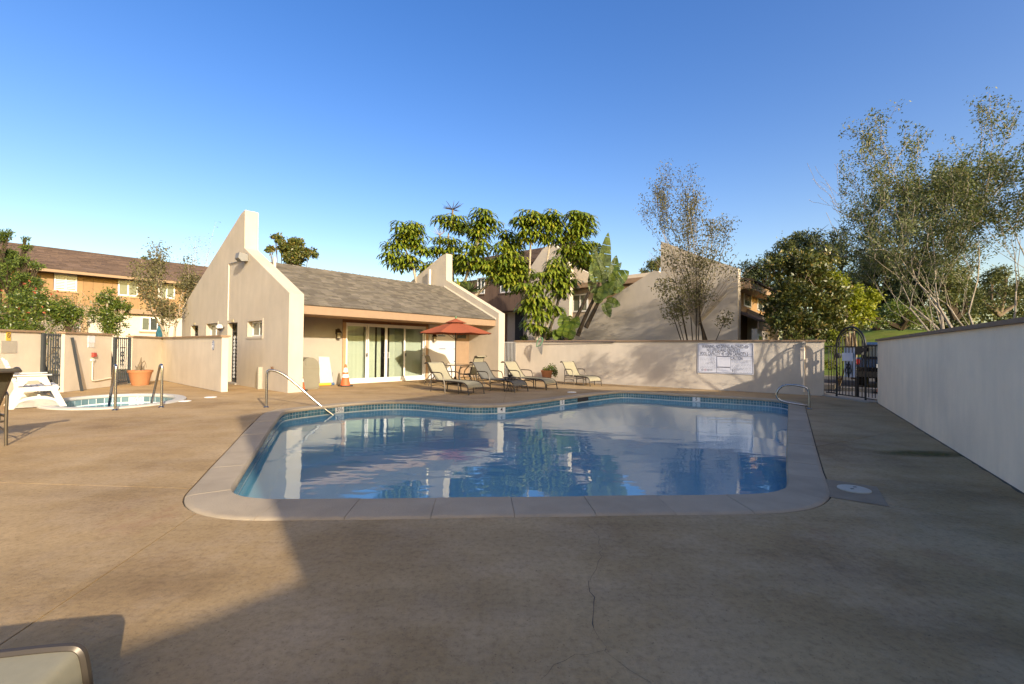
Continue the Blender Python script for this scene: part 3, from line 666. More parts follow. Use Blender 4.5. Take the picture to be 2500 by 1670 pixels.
# left walls
L1a, L1b = np.array([-11.75, 6.5]), np.array([-12.33, 12.0])
L2a, L2b = np.array([-12.25, 12.55]), np.array([-12.62, 14.45])
L3a, L3b = np.array([-12.8, 15.45]), np.array([-13.25, 17.35])
L4b = np.array([-8.27, 13.06])
foot_line(L2a, L2b, (.98, .19)); foot_line(L3a, L3b, (.98, .2)); foot_line(L3b, L4b, (-.653, -.757))
wall('boundary_wall', 'cream wall at the left edge with a small yellow sign, left of the first iron gate', L1a, L1b, 1.66, 0.2, M['wall_cream'], 1)
W2, F2, LL2 = wall('boundary_wall', 'short cream wall between the two iron gates carrying the red emergency switch', L2a, L2b, 1.66, 0.13, M['wall_cream'], 1)
wall('boundary_wall', 'cream wall behind the terracotta pot, right of the second iron gate', L3a, L3b, 1.63, 0.13, M['wall_cream'], 1)
W4, F4, LL4 = wall('boundary_wall', 'cream wall ending beside the restroom door, with an oval blue plaque', L3b, L4b, 1.62, 0.17, M['wall_cream'], 1)

# ------------------------------------------------------------------ windows, doors
def window(parent, fr, u0, u1, z0, z1, c, panes=2, fw=0.05, mats=None, pane=None, label=None, th=0.04, sill=False):
    mats = mats or M['white']; pane = pane or M['pane']
    q = MB()
    q.fbox(fr, u0, u1, z0, z0+fw, c, c+th); q.fbox(fr, u0, u1, z1-fw, z1, c, c+th)
    q.fbox(fr, u0, u0+fw, z0+fw, z1-fw, c, c+th); q.fbox(fr, u1-fw, u1, z0+fw, z1-fw, c, c+th)
    w = (u1-u0-fw)/panes
    for k in range(1, panes): q.fbox(fr, u0+w*k, u0+w*k+fw, z0+fw, z1-fw, c, c+th-.004)
    o = q.build('window', mats, parent, label=label)
    for k in range(panes):
        q = MB(); q.fbox(fr, u0+fw+w*k, u0+w*(k+1), z0+fw, z1-fw, c, c+0.012)
        q.build('pane', pane[k % len(pane)] if isinstance(pane, (list, tuple)) else pane, o)
    if sill:
        q = MB(); q.fbox(fr, u0-.06, u1+.06, z0-.09, z0-.003, c, c+th+.03); q.build('sill', sill, o)
    return o

# ------------------------------------------------------------------ the pool house
HS = G(842, 937.5)
HF = Fr(HS, D1, ZUP, N1)                       # u along the front, z up, n towards the pool
pool_house = thing('pool_house', 'low cream stucco pool house with tall pointed gable walls and a grey shingle roof', 'building', HS)
UG0, UG1, UW0, UW1, NF = -2.80, -2.38, 6.07, 6.46, 1.86
prof = [(NF, -0.1), (NF, 2.84), (-1.58, 4.58), (-1.60, 5.87), (-1.95, 5.80), (-8.55, 2.92), (-8.55, -0.1)]
PF = lambda u: Fr(HF.P(u, 0, 0), N1, ZUP, D1)   # plane across the house
def gable_mesh(cut=None):
    q = MB(); q.prism(PF(0), prof, UG0, UG1); return q
# left gable with window and door recesses: pieces around the openings
gf = Fr(HF.P(UG0, 0, 0), N1, ZUP, -D1)          # a = n, b = z, c outwards (to the left)
def gp_(px, py): return gf.px(px, py)
wA = (gp_(641, 783)[0], gp_(606, 783)[0]); wB = (gp_(532, 790)[0], gp_(505, 790)[0])
dA = (gp_(580, 788)[0], gp_(556, 788)[0]); dB = (gp_(484, 795)[0], gp_(466, 795)[0])
wA = sorted(wA); wB = sorted(wB); dA = sorted(dA); dB = sorted(dB)
zA1, zA0 = gp_(625, 783.5)[1], gp_(625, 821.5)[1]; zd = gp_(568, 788)[1]
zB1 = gp_(518, 790)[1]; zdB = gp_(475, 795)[1]
ops = sorted([(wA[0], wA[1], zA0, zA1), (wB[0], wB[1], zA0, zB1), (dA[0], dA[1], 0.0, zd), (dB[0], dB[1], 0.0, zdB)])
q = MB()
TOPZ = 2.60
q.prism(PF(0), [(NF, TOPZ), (NF, 2.84), (-1.58, 4.58), (-1.60, 5.87), (-1.95, 5.80), (-8.55, 2.92), (-8.55, TOPZ)], UG0, UG1)
xs = -8.55
for (n0, n1, z0, z1) in ops:
    q.fbox(PF(0), xs, n0, -0.1, TOPZ, UG0, UG1)
    if z0 > 0.01: q.fbox(PF(0), n0, n1, -0.1, z0, UG0, UG1)
    q.fbox(PF(0), n0, n1, z1, TOPZ, UG0, UG1)
    xs = n1
q.fbox(PF(0), xs, NF, -0.1, TOPZ, UG0, UG1)
q.build('gable_wall', M['stucco'], pool_house, label='left gable wall with two doors and two small windows')
for (n0, n1, z0, z1) in ops:                    # backing and fittings inside the openings
    if z0 > 0.01:
        window(pool_house, Fr(gf.O, gf.A, gf.B, gf.C), n0+.01, n1-.01, z0+.01, z1-.01, -0.16, 2, 0.045, pane=[M['pane_lt'], M['pane']])
        q = MB(); q.fbox(gf, n0-.07, n1+.07, z0-.07, z0-.001, 0.001, 0.02); q.fbox(gf, n0-.07, n1+.07, z1+.001, z1+.07, 0.001, 0.02)
        q.fbox(gf, n0-.07, n0-.001, z0, z1, 0.001, 0.02); q.fbox(gf, n1+.001, n1+.07, z0, z1, 0.001, 0.02); q.build('window_trim', M['stucco'], pool_house)
    else:
        q = MB(); e = 0.07
        q.fbox(gf, n0+.01, n0+e, 0.06, z1-.01, -.2, -.15); q.fbox(gf, n1-e, n1-.01, 0.06, z1-.01, -.2, -.15)
        q.fbox(gf, n0+e, n1-e, z1-e, z1-.01, -.2, -.15); q.fbox(gf, n0+e, n1-e, 0.06, 0.06+e, -.2, -.15); q.fbox(gf, n0+e, n1-e, z1-.32, z1-.28, -.2, -.15)
        dr = q.build('restroom_door', M['iron'], pool_house, label='black iron screen door with scroll work')
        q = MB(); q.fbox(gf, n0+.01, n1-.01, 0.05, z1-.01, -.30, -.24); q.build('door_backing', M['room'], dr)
        r = random.Random(5); sc = MB(); zz = 0.2
        while zz < z1-0.42:
            for k in range(3):
                cx = n0+e+.1+(n1-n0-2*e-.2)*k/2
                pts = [gf.P(cx+0.075*math.cos(a)*(1-a/16), zz+0.06*math.sin(a)*(1-a/16)+.03, -.17) for a in np.linspace(r.uniform(0, 2), r.uniform(7, 9), 12)]
                sc.tube(pts, 0.014, 4)
            zz += 0.125
        sc.build('scroll_work', M['iron_white'] if n0 > -5.5 else M['iron'], dr)
        q = MB(); q.fbox(gf, (n0+n1)/2-.13, (n0+n1)/2+.1, z1+.03, z1+.11, 0.002, 0.02); q.build('door_plate', M['brass'], pool_house)
        q = MB(); q.fbox(gf, n0, n1, -.05, 0.05, -.2, 0.05); q.build('door_step', M['stucco_trim'], pool_house)
q = MB(); q.prism(PF(0), prof, UW0, UW1); q.build('gable_wall', M['stucco'], pool_house, label='right gable wall beside the white gate')
# front wall around the sliding door opening
u_d0, u_d1 = HF.px(837, 800)[0], HF.px(1041, 800)[0]
z_dh = HF.px(900, 789.5)[1]
u_s0, u_s1 = HF.px(1043.5, 850)[0], HF.px(1147, 850)[0]
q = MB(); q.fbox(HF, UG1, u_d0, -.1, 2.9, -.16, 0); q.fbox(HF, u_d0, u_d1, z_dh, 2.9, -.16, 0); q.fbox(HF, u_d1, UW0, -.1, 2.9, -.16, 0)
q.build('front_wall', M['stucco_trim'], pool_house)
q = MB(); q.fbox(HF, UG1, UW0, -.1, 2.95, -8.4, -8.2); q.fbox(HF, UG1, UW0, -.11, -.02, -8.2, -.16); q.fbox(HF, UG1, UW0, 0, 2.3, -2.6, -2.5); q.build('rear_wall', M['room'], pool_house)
# roof slopes, soffit, fascia
def roof_z(n): return 2.555 + (1.70-n)*0.496
q = MB(); q.prism(PF(0), [(1.66, roof_z(1.66)-.10), (1.66, roof_z(1.66)-.015), (-1.72, roof_z(-1.72)-.015), (-8.5, 2.85), (-8.5, 2.75), (-1.72, roof_z(-1.72)-.13)], UG1, UW0)
roof = q.build('roof', M['shingle'], pool_house)
q = MB(); q.fbox(HF, UG1, UW0, 2.305, 2.40, 0.002, 1.63); q.build('soffit', M['tan'], pool_house)
q = MB(); q.fbox(HF, UG1+.001, UW0-.001, 2.29, 2.545, 1.631, 1.672); q.build('fascia', M['fascia'], pool_house)
q = MB(); q.fbox(HF, UG1+.002, UW0-.002, 2.548, 2.575, 1.60, 1.70); q.build('drip_edge', M['lampmetal'], pool_house)
# shingles: the 300 nearest tabs are pieces of their own
sl_len = math.hypot(1, .496); sdir = nrm(-N1+0.496*ZUP); snor = nrm(N1*0.496+ZUP)
tabs = []; row = 0; exp_ = 0.142
Lr = (1.70+1.75)*sl_len
while row*exp_ < Lr-0.05:
    u = UG1 + 0.02 - rnd.uniform(0, .3)
    while u < UW0:
        w = rnd.choice((0.18, 0.26, 0.34, 0.42)); a, b = max(u, UG1+.005), min(u+w-.006, UW0-.005)
        if b-a > .04: tabs.append((a, b, row*exp_, rnd.uniform(0.010, 0.026)))
        u += w
    row += 1
base = HF.P(0, roof_z(1.70), 1.70)
tabs.sort(key=lambda t: np.linalg.norm(base + D1*(t[0]+t[1])/2 + sdir*t[2]))
bulk = MB()
def tab_into(mb, t):
    O = base + D1*t[0] + sdir*t[2]; fr = Fr(O, D1, sdir, snor); w = t[1]-t[0]; L = min(exp_+.02, Lr-t[2])
    mb.add([fr.P(0, 0, .0), fr.P(w, 0, .0), fr.P(w, L, -.004), fr.P(0, L, -.004), fr.P(0, 0, t[3]), fr.P(w, 0, t[3]), fr.P(w, L, .006), fr.P(0, L, .006)],
           [(0,3,2,1), (4,5,6,7), (0,1,5,4), (1,2,6,5), (2,3,7,6), (3,0,4,7)])
for k, t in enumerate(tabs):
    if k < 300: q = MB(); tab_into(q, t); q.build('shingle', M['shingle'], roof)
    else: tab_into(bulk, t)
bulk.build('shingle_field', M['shingle'], roof, kind='stuff')
rz = roof_z(-1.72); k = 0; u = UG1+.01
while u < UW0-.05:
    q = MB(); w = min(.3, UW0-.01-u)
    q.add([HF.P(u, rz-.07, -1.56), HF.P(u+w+.04, rz-.07, -1.56), HF.P(u+w+.04, rz+.015, -1.72), HF.P(u, rz+.035, -1.72), HF.P(u+w+.04, rz-.07, -1.9), HF.P(u, rz-.07, -1.9)], [(0,1,2,3), (3,2,4,5), (0,3,5), (1,4,2)])
    q.build('ridge_cap', M['shingle'], roof); u += .3
for (n_, u_) in ((-1.0, UG1+.32),):
    c = HF.P(u_, roof_z(n_), n_); q = MB(); q.tube([c-[0, 0, .1], c+[0, 0, .42]], 0.045, 10); q.build('vent_pipe', M['conduit'], roof, smooth=True)
c = HF.P(5.9, roof_z(-3.6)-1.0, -2.6); q = MB(); q.tube([c-[0, 0, .2], c+[0, 0, 1.0]], 0.06, 10); q.build('vent_pipe', M['conduit'], roof, smooth=True)
# flashing along the right gable
q = MB(); q.add([HF.P(UW0-.035, roof_z(n)+dz, n) for n in (1.70, -1.70) for dz in (.02, .075)]+[HF.P(UW0-.002, roof_z(n)+dz, n) for n in (1.70, -1.70) for dz in (.02, .075)],
                [(0,1,3,2), (4,6,7,5), (1,5,7,3), (0,4,5,1)]); q.build('flashing', M['conduit'], roof)
# sliding door
slide = MB(); fw = 0.055
u0, u1 = u_d0+.11, u_d1-.03
q = MB(); q.fbox(HF, u_d0-.01, u_d1+.07, z_dh-.01, z_dh+.13, .001, .035); q.fbox(HF, u_d0-.01, u_d0+.11, -.02, z_dh-.01, .001, .035); q.fbox(HF, u_d1-.03, u_d1+.07, -.02, z_dh-.01, .001, .035)
# brown head, lighter jambs
hd = MB(); hd.fbox(HF, u_d0-.01, u_d1+.07, z_dh-.01, z_dh+.13, .001, .035); hd.build('head_casing', M['brown'], pool_house)
for ja, jc in ((u_d0-.01, u_d0+.11), (u_d1-.03, u_d1+.07)):
    jb = MB(); jb.fbox(HF, ja, jc, -.02, z_dh-.011, .001, .035); jb.build('jamb_casing', M['tan'], pool_house)
q = MB(); zt = z_dh-.012; z0 = 0.0
q.fbox(HF, u0, u1, zt-fw, zt, -.12, .02); q.fbox(HF, u0, u1, z0, z0+.10, -.12, .03); q.fbox(HF, u0, u0+fw, z0+.10, zt-fw, -.12, .02); q.fbox(HF, u1-fw, u1, z0+.10, zt-fw, -.12, .02)
sd = q.build('sliding_door', M['white'], pool_house, label='white four panel sliding glass door with vertical blinds')
pe = [u0+fw, HF.px(898, 860)[0], HF.px(943, 860)[0], HF.px(989, 860)[0], u1-fw]
ql = MB()
for k in range(4):
    a, b = pe[k], pe[k+1]; c = -.09 if k in (0, 3) else -.045
    q = MB(); s_ = .055
    q.fbox(HF, a, a+s_, z0+.102, zt-fw-.002, c, c+.035); q.fbox(HF, b-s_, b, z0+.102, zt-fw-.002, c, c+.035)
    q.fbox(HF, a+s_, b-s_, z0+.102, z0+.175, c, c+.035); q.fbox(HF, a+s_, b-s_, zt-fw-.06, zt-fw-.002, c, c+.035)
    q.build('door_panel', M['white'], sd)
    q = MB(); q.fbox(HF, a+s_, b-s_, z0+.175, zt-fw-.06, c+.014, c+.02); q.build('door_glass', M['glass'], sd)
for uu in (pe[2]-.09, pe[2]+.09):
    q = MB(); q.tube([HF.P(uu, .92, -.012), HF.P(uu, .92, .05), HF.P(uu, 1.12, .05), HF.P(uu, 1.12, -.012)], .014, 6); q.build('door_handle', M['white'], sd)
for uu in (pe[1]-.03, pe[3]+.03):
    q = MB(); q.fbox(HF, uu-.022, uu+.022, .97, 1.10, -.009, .012); q.build('latch', M['rubber'], sd)
# vertical blinds: gaps where the photo shows the dark room
def blind(ua, ub, ang):
    u = ua
    while u < ub-.02:
        c = HF.P(u+.04, 0, -.20); d = nrm(D1*math.cos(ang)+N1*math.sin(ang)); n_ = np.cross(d, ZUP)
        fr = Fr(c, d, ZUP, n_); q = MB(); q.fbox(fr, -.043, .043, .09, zt-.09, -.001, .001); q.build('blind_slat', M['slat'], sd); u += .083
E_ = lambda x: HF.px(x, 860, -.2)[0]
for a, b, an in ((846, 883, 0.05), (887, 896, 1.25), (901, 916, .1), (920, 930, .15), (950, 961, .1), (989, 1034, .06)): blind(E_(a), E_(b), an)
for xx in (963.5, 967.5, 971.5, 975.5, 979.5, 984): blind(E_(xx), E_(xx)+.07, .9)
q = MB(); q.fbox(HF, u0+fw, u1-fw, zt-.09, zt-.057, -.23, -.16); q.build('blind_rail', M['white'], sd)
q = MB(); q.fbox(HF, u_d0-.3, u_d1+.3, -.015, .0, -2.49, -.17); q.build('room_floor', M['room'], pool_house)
# storage doors to the right of the sliding door
um = HF.px(1112, 880)[0]; zs = HF.px(1120, 804)[1]
q = MB(); q.fbox(HF, u_s0+.08, um-.02, .02, zs+.12, .001, .03); wd = q.build('storage_door', M['plastic_white'], pool_house, label='white storage door with blue tape marks')
for (xa, xb, y) in ((1068, 1086, 819.5), (1070.5, 1086.5, 851.6)):
    a, b = HF.px(xa, y)[0], HF.px(xb, y)[0]; z = HF.px(xa, y)[1]; q = MB(); q.fbox(HF, a, b, z-.02, z+.02, .031, .034); q.build('tape_mark', M['blue'], wd)
for y in (820, 852, 882):
    z = HF.px(1108, y)[1]; a = HF.px(1106.5, y)[0]; q = MB(); q.fbox(HF, a, a+.06, z-.025, z+.025, .031, .034); q.build('hinge', M['blue'], wd)
q = MB(); q.fbox(HF, um, u_s1, .02, zs+.12, .001, .032); td = q.build('storage_door', M['fascia'], pool_house, label='tan storage door with a small dark vent window')
a, b = HF.px(1115, 820)[0], HF.px(1136, 820)[0]; q = MB(); q.fbox(HF, a, b, HF.px(1120, 826)[1], HF.px(1120, 815)[1], .033, .05); q.build('vent', M['pane'], td)
q = MB(); q.fbox(HF, u_s1+.005, u_s1+.12, .0, zs+.16, .001, .045); q.build('door_jamb', M['stucco_trim'], pool_house)
# small fittings on the building (each a thing that hangs on it)
def lantern(c, label):
    t = thing('wall_lantern', label, 'wall lamp', c, 'lanterns beside the sliding door')
    o = np.array(c); fr = Fr(o, D1, ZUP, N1)
    q = MB(); q.fbox(fr, -.05, .05, -.06, .12, 0.001, .02); q.tube([fr.P(0, .06, .02), fr.P(0, .14, .08), fr.P(0, .12, .14)], .012, 6); q.build('bracket', M['lampmetal'], t)
    q = MB(); cc = fr.P(0, 0, .14); q.lathe([(.0, .14), (.03, .13), (.10, .02), (.11, .0), (.0, .0)], cc, 8); q.build('lamp_roof', M['lampmetal'], t)
    q = MB()
    for k in range(6): a = k*math.pi/3; q.tube([cc+[.085*math.cos(a), .085*math.sin(a), .0], cc+[.065*math.cos(a), .065*math.sin(a), -.20]], .007, 4)
    for z in (-.07, -.14, -.2): q.tube([cc+[(.085+z*.1)*math.cos(a), (.085+z*.1)*math.sin(a), z] for a in np.linspace(0, 2*math.pi, 12, endpoint=False)], .006, 4, True)
    q.build('cage', M['lampmetal'], t)
    q = MB(); q.lathe([(.0, -.20), (.055, -.19), (.07, -.02), (.0, -.0)], cc, 10); q.build('lamp_glass', M['brass'], t, smooth=True)
lantern(HF.P(*HF.px(822, 812), 0.001), 'dark bronze caged lantern left of the sliding door')
lantern(HF.P(*HF.px(1056, 822), 0.001), 'dark bronze caged lantern right of the sliding door, under the umbrella edge')
c = HF.P(*HF.px(949, 782), 0.0); fr = Fr(c, D1, ZUP, N1); q = MB()
q.tube([fr.P(.16*math.cos(a), .02+.15*math.sin(a), .03+.02*math.sin(a*3)) for a in np.linspace(math.pi, 2*math.pi, 14)], .012, 6)
tag(q.build('hook', M['lampmetal'], smooth=True), 'dark half ring hook on the wall above the sliding door', 'hook')
# flood light, conduit, dome lamp on the left gable
fl_o = gf.P(*gf.px(602, 632), 0.0)
fl = thing('flood_light', 'grey angled flood light high on the left gable wall', 'flood light', fl_o)
fr = Fr(fl_o, gf.A, gf.B, gf.C); q = MB()
q.prism(Fr(fr.P(-.16, 0, 0), gf.C, gf.B, gf.A), [(.01, .12), (.27, .16), (.30, -.02), (.20, -.12), (.01, -.09)], 0, .32); q.build('housing', M['grey'], fl)
q = MB(); q.fbox(Fr(fr.P(0, -.05, .25), gf.A, nrm(gf.B*.75+gf.C*.6), np.cross(gf.A, nrm(gf.B*.75+gf.C*.6))), -.12, .12, -.03, .07, -.03, -.018); q.build('lens', M['brass'], fl)
a0, b0 = gf.px(561, 645); a1, b1 = gf.px(594, 636); a2, b2 = gf.px(555, 783); 
q = MB(); q.tube([gf.P(a1, b1, .03), gf.P(a0, b0, .03)], .016, 6); q.build('conduit_arm', M['grey'], fl)
q = MB(); q.tube([gf.P(a0, b0, .022), gf.P(a0, b2, .022)], .018, 6); tag(q.build('conduit', M['conduit'], smooth=True), 'thin cream conduit running up the left gable wall to the flood light', 'pipe')
dl_o = gf.P(*gf.px(547, 800), 0.0); dl = thing('dome_lamp', 'small white dome lamp on the gable wall beside the restroom door', 'wall lamp', dl_o)
q = MB(); q.tube([dl_o+gf.C*.0, dl_o+gf.C*.1], .03, 8); q.build('mount', M['lampmetal'], dl)
q = MB(); q.lathe([(0, .12), (.07, .10), (.11, .03), (.11, -.02), (.0, -.04)], dl_o+gf.C*.14, 14); q.build('dome', M['plastic_white'], dl, smooth=True)
q = MB(); q.lathe([(0, -.1), (.05, -.09), (.07, -.03), (0, -.03)], dl_o+gf.C*.14+[0, 0, -.02], 10); q.build('bulb_guard', M['lampmetal'], dl)
# standpipe and hose bib, outlet
a, b = gf.px(638.5, 930); q = MB(); q.fbox(gf, a-.06, a+.06, -.05, gf.px(640, 896)[1], .001, .12); tag(q.build('pipe_cover', M['stucco_trim']), 'narrow cream pipe cover standing against the gable wall base', 'pipe cover')
hb = gf.P(*gf.px(668, 899), 0.0); q = MB(); q.tube([hb, hb+gf.C*.08], .016, 6); q.tube([hb+gf.C*.06+[0, 0, .03], hb+gf.C*.09+[0, 0, -.07]], .014, 6); q.box(hb+gf.C*.05-[.03, .03, -.03], hb+gf.C*.05+[.03, .03, .045])
tag(q.build('hose_bib', M['brown']), 'small brass hose tap on the gable wall above a damp patch', 'tap')
c = HF.px(808, 914); q = MB(); q.fbox(HF, c[0]-.05, c[0]+.05, c[1]-.075, c[1]+.075, .001, .03); tag(q.build('outlet_box', M['grey']), 'grey outlet box low on the front wall beside the white board', 'outlet')

# ------------------------------------------------------------------ pool furniture
def chaise_proto(sling, label, group='sling chaise lounges around the pool', sharp=False):
    t = thing('chaise_lounge', label, 'lounge chair', (0, 0, 0), group)
    W_ = 0.31
    back = [(-.33, .835), (-.27, .87), (-.20, .865), (-.13, .80), (.02, .60), (.16, .43), (.26, .355)]
    seat = [(.27, .352), (.6, .345), (1.0, .35), (1.32, .345), (1.47, .32), (1.55, .265), (1.585, .20)]
    if sharp: seat = [(.27, .352), (.6, .345), (1.0, .35), (1.40, .35), (1.545, .345), (1.565, .335), (1.575, .31), (1.59, .20)]
    for nm, pr in (('back_sling', back), ('seat_sling', seat)):
        q = MB(); q.ribbon(smooth_path([(x, 0, z) for x, z in pr], 2), W_-.012, .008, (0, 1, 0)); q.build(nm, sling, t, smooth=True)
    for s in (-1, 1):
        y = s*W_
        q = MB(); q.tube(smooth_path([(x, y, z) for x, z in back], 2), .017, 8); q.build('back_rail', M['bronze'], t, smooth=True)
        q = MB(); q.tube(smooth_path([(x, y, z) for x, z in seat]+[(1.60, y, .12), (1.63, y, 0)], 2), .017, 8); q.build('side_rail', M['bronze'], t, smooth=True)
        q = MB(); q.tube([(0, y*1.06, 0), (.015, y*1.06, .3), (.02, y*1.08, .56), (.06, y*1.1, .585), (.40, y*1.1, .585), (.49, y*1.1, .565), (.55, y*1.08, .48), (.60, y*1.05, .30), (.64, y*1.04, 0)], .017, 8); q.build('arm_frame', M['bronze'], t, smooth=True)
        q = MB(); q.tube([(1.18, y*.97, .345), (1.20, y*.97, 0)], .015, 6); q.build('leg', M['bronze'], t, smooth=True)
        q = MB(); q.tube([(0.01, y*1.05, .16), (.16, y*1.05, .20), (.32, y*1.05, .215), (.5, y*1.05, .2), (.62, y*1.05, .15)], .010, 6); q.build('brace', M['bronze'], t)
        q = MB(); q.tube([(.02, y*1.05, .33), (.27, y, .345)], .015, 6); q.tube([(.02, y*.9, .26), (.10, y*.9, .50)], .011, 5); q.build('back_support', M['bronze'], t)
    for x, z in ((.02, .27), (.64, .26), (1.19, .30), (1.60, .16), (-.33, .835)):
        q = MB(); q.tube([(x, -W_, z), (x, W_, z)], .012, 6); q.build('cross_bar', M['bronze'], t)
    q = MB(); q.tube([(.75+.06*k, W_*.98*s_, .325-.012*(k % 2)) for s_ in (1,) for k in range(8)], .008, 4); q.tube([(.75+.06*k, -W_*.98, .325-.012*(k % 2)) for k in range(8)], .008, 4); q.build('sling_cord', M['bronze'], t)
    return t
def place(o, x, y, d):
    o.location = (x, y, 0); o.rotation_euler = (0, 0, math.atan2(d[1], d[0])); return o
def placed(o, x, y, d, label):
    place(o, x, y, d); o['label'] = label; return o
ch1 = chaise_proto(M['sling'], 'beige sling chaise nearest the sliding door, in full sun')
ch_d = copy_tree(ch1); ch3 = copy_tree(ch1)
def reslung(o, mt):
    for c in o.children:
        if c.name.startswith(('back_sling', 'seat_sling')):
            c.data = c.data.copy(); c.data.materials.clear(); c.data.materials.append(mt)
F = N1[:2]
def from_foot(o, px, py, d, lab):
    g = G(px, py)[:2] - np.array(d)*1.62; placed(o, g[0], g[1], d, lab)
from_foot(ch1, 1163, 963, F, 'beige sling chaise lounge in front of the patio table, its back lit by sun')
from_foot(ch_d, 1273, 957.5, F, 'shaded greyish sling chaise between two other chaises, small round table beside it'); reslung(ch_d, M['sling_shaded'])
from_foot(ch3, 1347, 951.5, F, 'chaise lounge nearest the white bar gate, farthest right of the three in a row')
ch4 = copy_tree(ch1); ch4.scale = (0.78, 1, 0.98); placed(ch4, 2.25, 17.5, (.62, -.78), 'cream sling chaise standing alone against the far wall, right of the flower pot')
nb = copy_tree(ch1); reslung(nb, M['sling_dark'])
cut = chaise_proto(M['sling'], 'beige sling chaise whose foot end fills the lower left corner', sharp=True)

def chair_proto(label):
    t = thing('patio_chair', label, 'chair', (0, 0, 0), 'high back patio chairs at the umbrella table'); W_ = .27
    pr = [(-.34, 1.03), (-.29, 1.06), (-.23, 1.03), (-.17, .86), (-.10, .62), (-.02, .44), (.06, .40), (.25, .415), (.42, .43), (.48, .40)]
    q = MB(); q.ribbon([(x, 0, z) for x, z in pr[:6]], W_-.01, .008, (0, 1, 0)); q.build('back_sling', M['sling'], t, smooth=True)
    q = MB(); q.ribbon([(x, 0, z) for x, z in pr[5:]], W_-.01, .008, (0, 1, 0)); q.build('seat_sling', M['sling'], t, smooth=True)
    for s in (-1, 1):
        y = s*W_
        q = MB(); q.tube([(x, y, z) for x, z in pr], .016, 8); q.build('side_rail', M['bronze'], t, smooth=True)
        q = MB(); q.tube([(-.13, y*1.06, .66), (.05, y*1.1, .69), (.28, y*1.1, .67), (.40, y*1.08, .60), (.42, y*1.06, .45), (.44, y*1.08, 0)], .016, 8); q.build('arm', M['bronze'], t, smooth=True)
        q = MB(); q.tube([(.02, y, .40), (-.16, y*1.05, .18), (-.24, y*1.1, 0)], .016, 8); q.build('leg', M['bronze'], t, smooth=True)
    q = MB(); q.tube([(-.16, -W_, .19), (-.16, W_, .19)], .012, 6); q.tube([(.43, -W_, .30), (.43, W_, .30)], .012, 6); q.build('cross_bar', M['bronze'], t)
    return t
UMB = np.array([-2.06, 16.75])
pc1 = chair_proto('high back sling chair at the left of the umbrella table, seen from behind the chaise')
pc2 = copy_tree(pc1)
c1 = np.array([-2.80, 16.35]); d = nrm([.9, .43]); placed(pc1, c1[0], c1[1], d, 'high back sling chair left of the umbrella table, partly hidden by the sunlit chaise')
c2 = np.array([-1.30, 15.95]); d = nrm([-.82, .57]); placed(pc2, c2[0], c2[1], d, 'high back sling chair at the right side of the umbrella table')
t = thing('patio_table', 'round patio table with bronze legs under the red umbrella', 'table', (UMB[0], UMB[1], 0))
c = np.array([UMB[0], UMB[1], 0]); q = MB(); q.lathe([(.03, .70), (.60, .70), (.615, .715), (.60, .73), (.03, .73)], c, 36); q.build('table_top', M['pane'], t, smooth=True)
q = MB(); q.tube([c+[.615*math.cos(a), .615*math.sin(a), .715] for a in np.linspace(0, 2*math.pi, 36, endpoint=False)], .018, 6, True); q.build('rim', M['bronze'], t, smooth=True)
for k in range(4):
    a = k*math.pi/2+.5; e = np.array([math.cos(a), math.sin(a), 0]); q = MB(); q.tube([c+e*.55+[0, 0, .69], c+e*.38+[0, 0, .5], c+e*.33+[0, 0, .3], c+e*.46, ], .017, 6); q.build('leg', M['bronze'], t, smooth=True)
# umbrella: a thing that stands through the table
um = thing('patio_umbrella', 'open terracotta red patio umbrella over the round table', 'umbrella', c)
q = MB(); q.tube([c, c+[0, 0, 2.40]], .021, 10); q.build('pole', M['lampmetal'], um, smooth=True)
q = MB(); q.lathe([(.24, 0), (.24, .05), (.06, .09), (.04, .28), (0, .28)], c, 20); q.build('base', M['lampmetal'], um, smooth=True)
q = MB(); q.lathe([(0, 2.40), (.02, 2.40), (.035, 2.43), (.02, 2.455), (.03, 2.47), (0, 2.50)], c, 12); q.build('finial', M['plastic_green'], um, smooth=True)
NS = 8; R_, zr, zt = 1.37, 1.86, 2.30; a00 = math.atan2(-UMB[1], -UMB[0]) + math.pi/8
def cpt(k, f, sag=0):
    a = a00+2*math.pi*k/NS; rr = R_*f; z = zt-(zt-zr)*(0.82*f+0.18*f*f)-sag; return c+np.array([rr*math.cos(a), rr*math.sin(a), z])
for k in range(NS):
    vs = []; fs = []; nf, ns = 6, 6
    for i in range(nf+1):
        f = .06+(.94)*i/nf
        for j in range(ns+1):
            w = j/ns; p = cpt(k, f)*(1-w)+cpt(k+1, f)*w; b = 4*w*(1-w); vs.append(p-np.array([0, 0, .045*b*f*f]) + (0 if i < nf else np.array([0, 0, .02*b])))
    fs = [(i*(ns+1)+j, i*(ns+1)+j+1, (i+1)*(ns+1)+j+1, (i+1)*(ns+1)+j) for i in range(nf) for j in range(ns)]
    q = MB(); q.add(vs, fs); q.build('canopy_panel', M['red'], um, smooth=True)
    q = MB(); q.tube([cpt(k, f)-[0, 0, .02] for f in (.05, .5, 1.0)], .009, 5); q.build('rib', M['lampmetal'], um)
    q = MB(); q.tube([c+[0, 0, 1.62], cpt(k, .52)-[0, 0, .03]], .007, 5); q.build('strut', M['lampmetal'], um)
q = MB(); vs = [c+np.array([0, 0, zt+.10])]+[c+np.array([.42*math.cos(a00+2*math.pi*k/NS), .42*math.sin(a00+2*math.pi*k/NS), zt-.06]) for k in range(NS)]
q.add(vs, [(0, 1+k, 1+(k+1) % NS) for k in range(NS)]); q.build('vent_cap', M['red'], um)
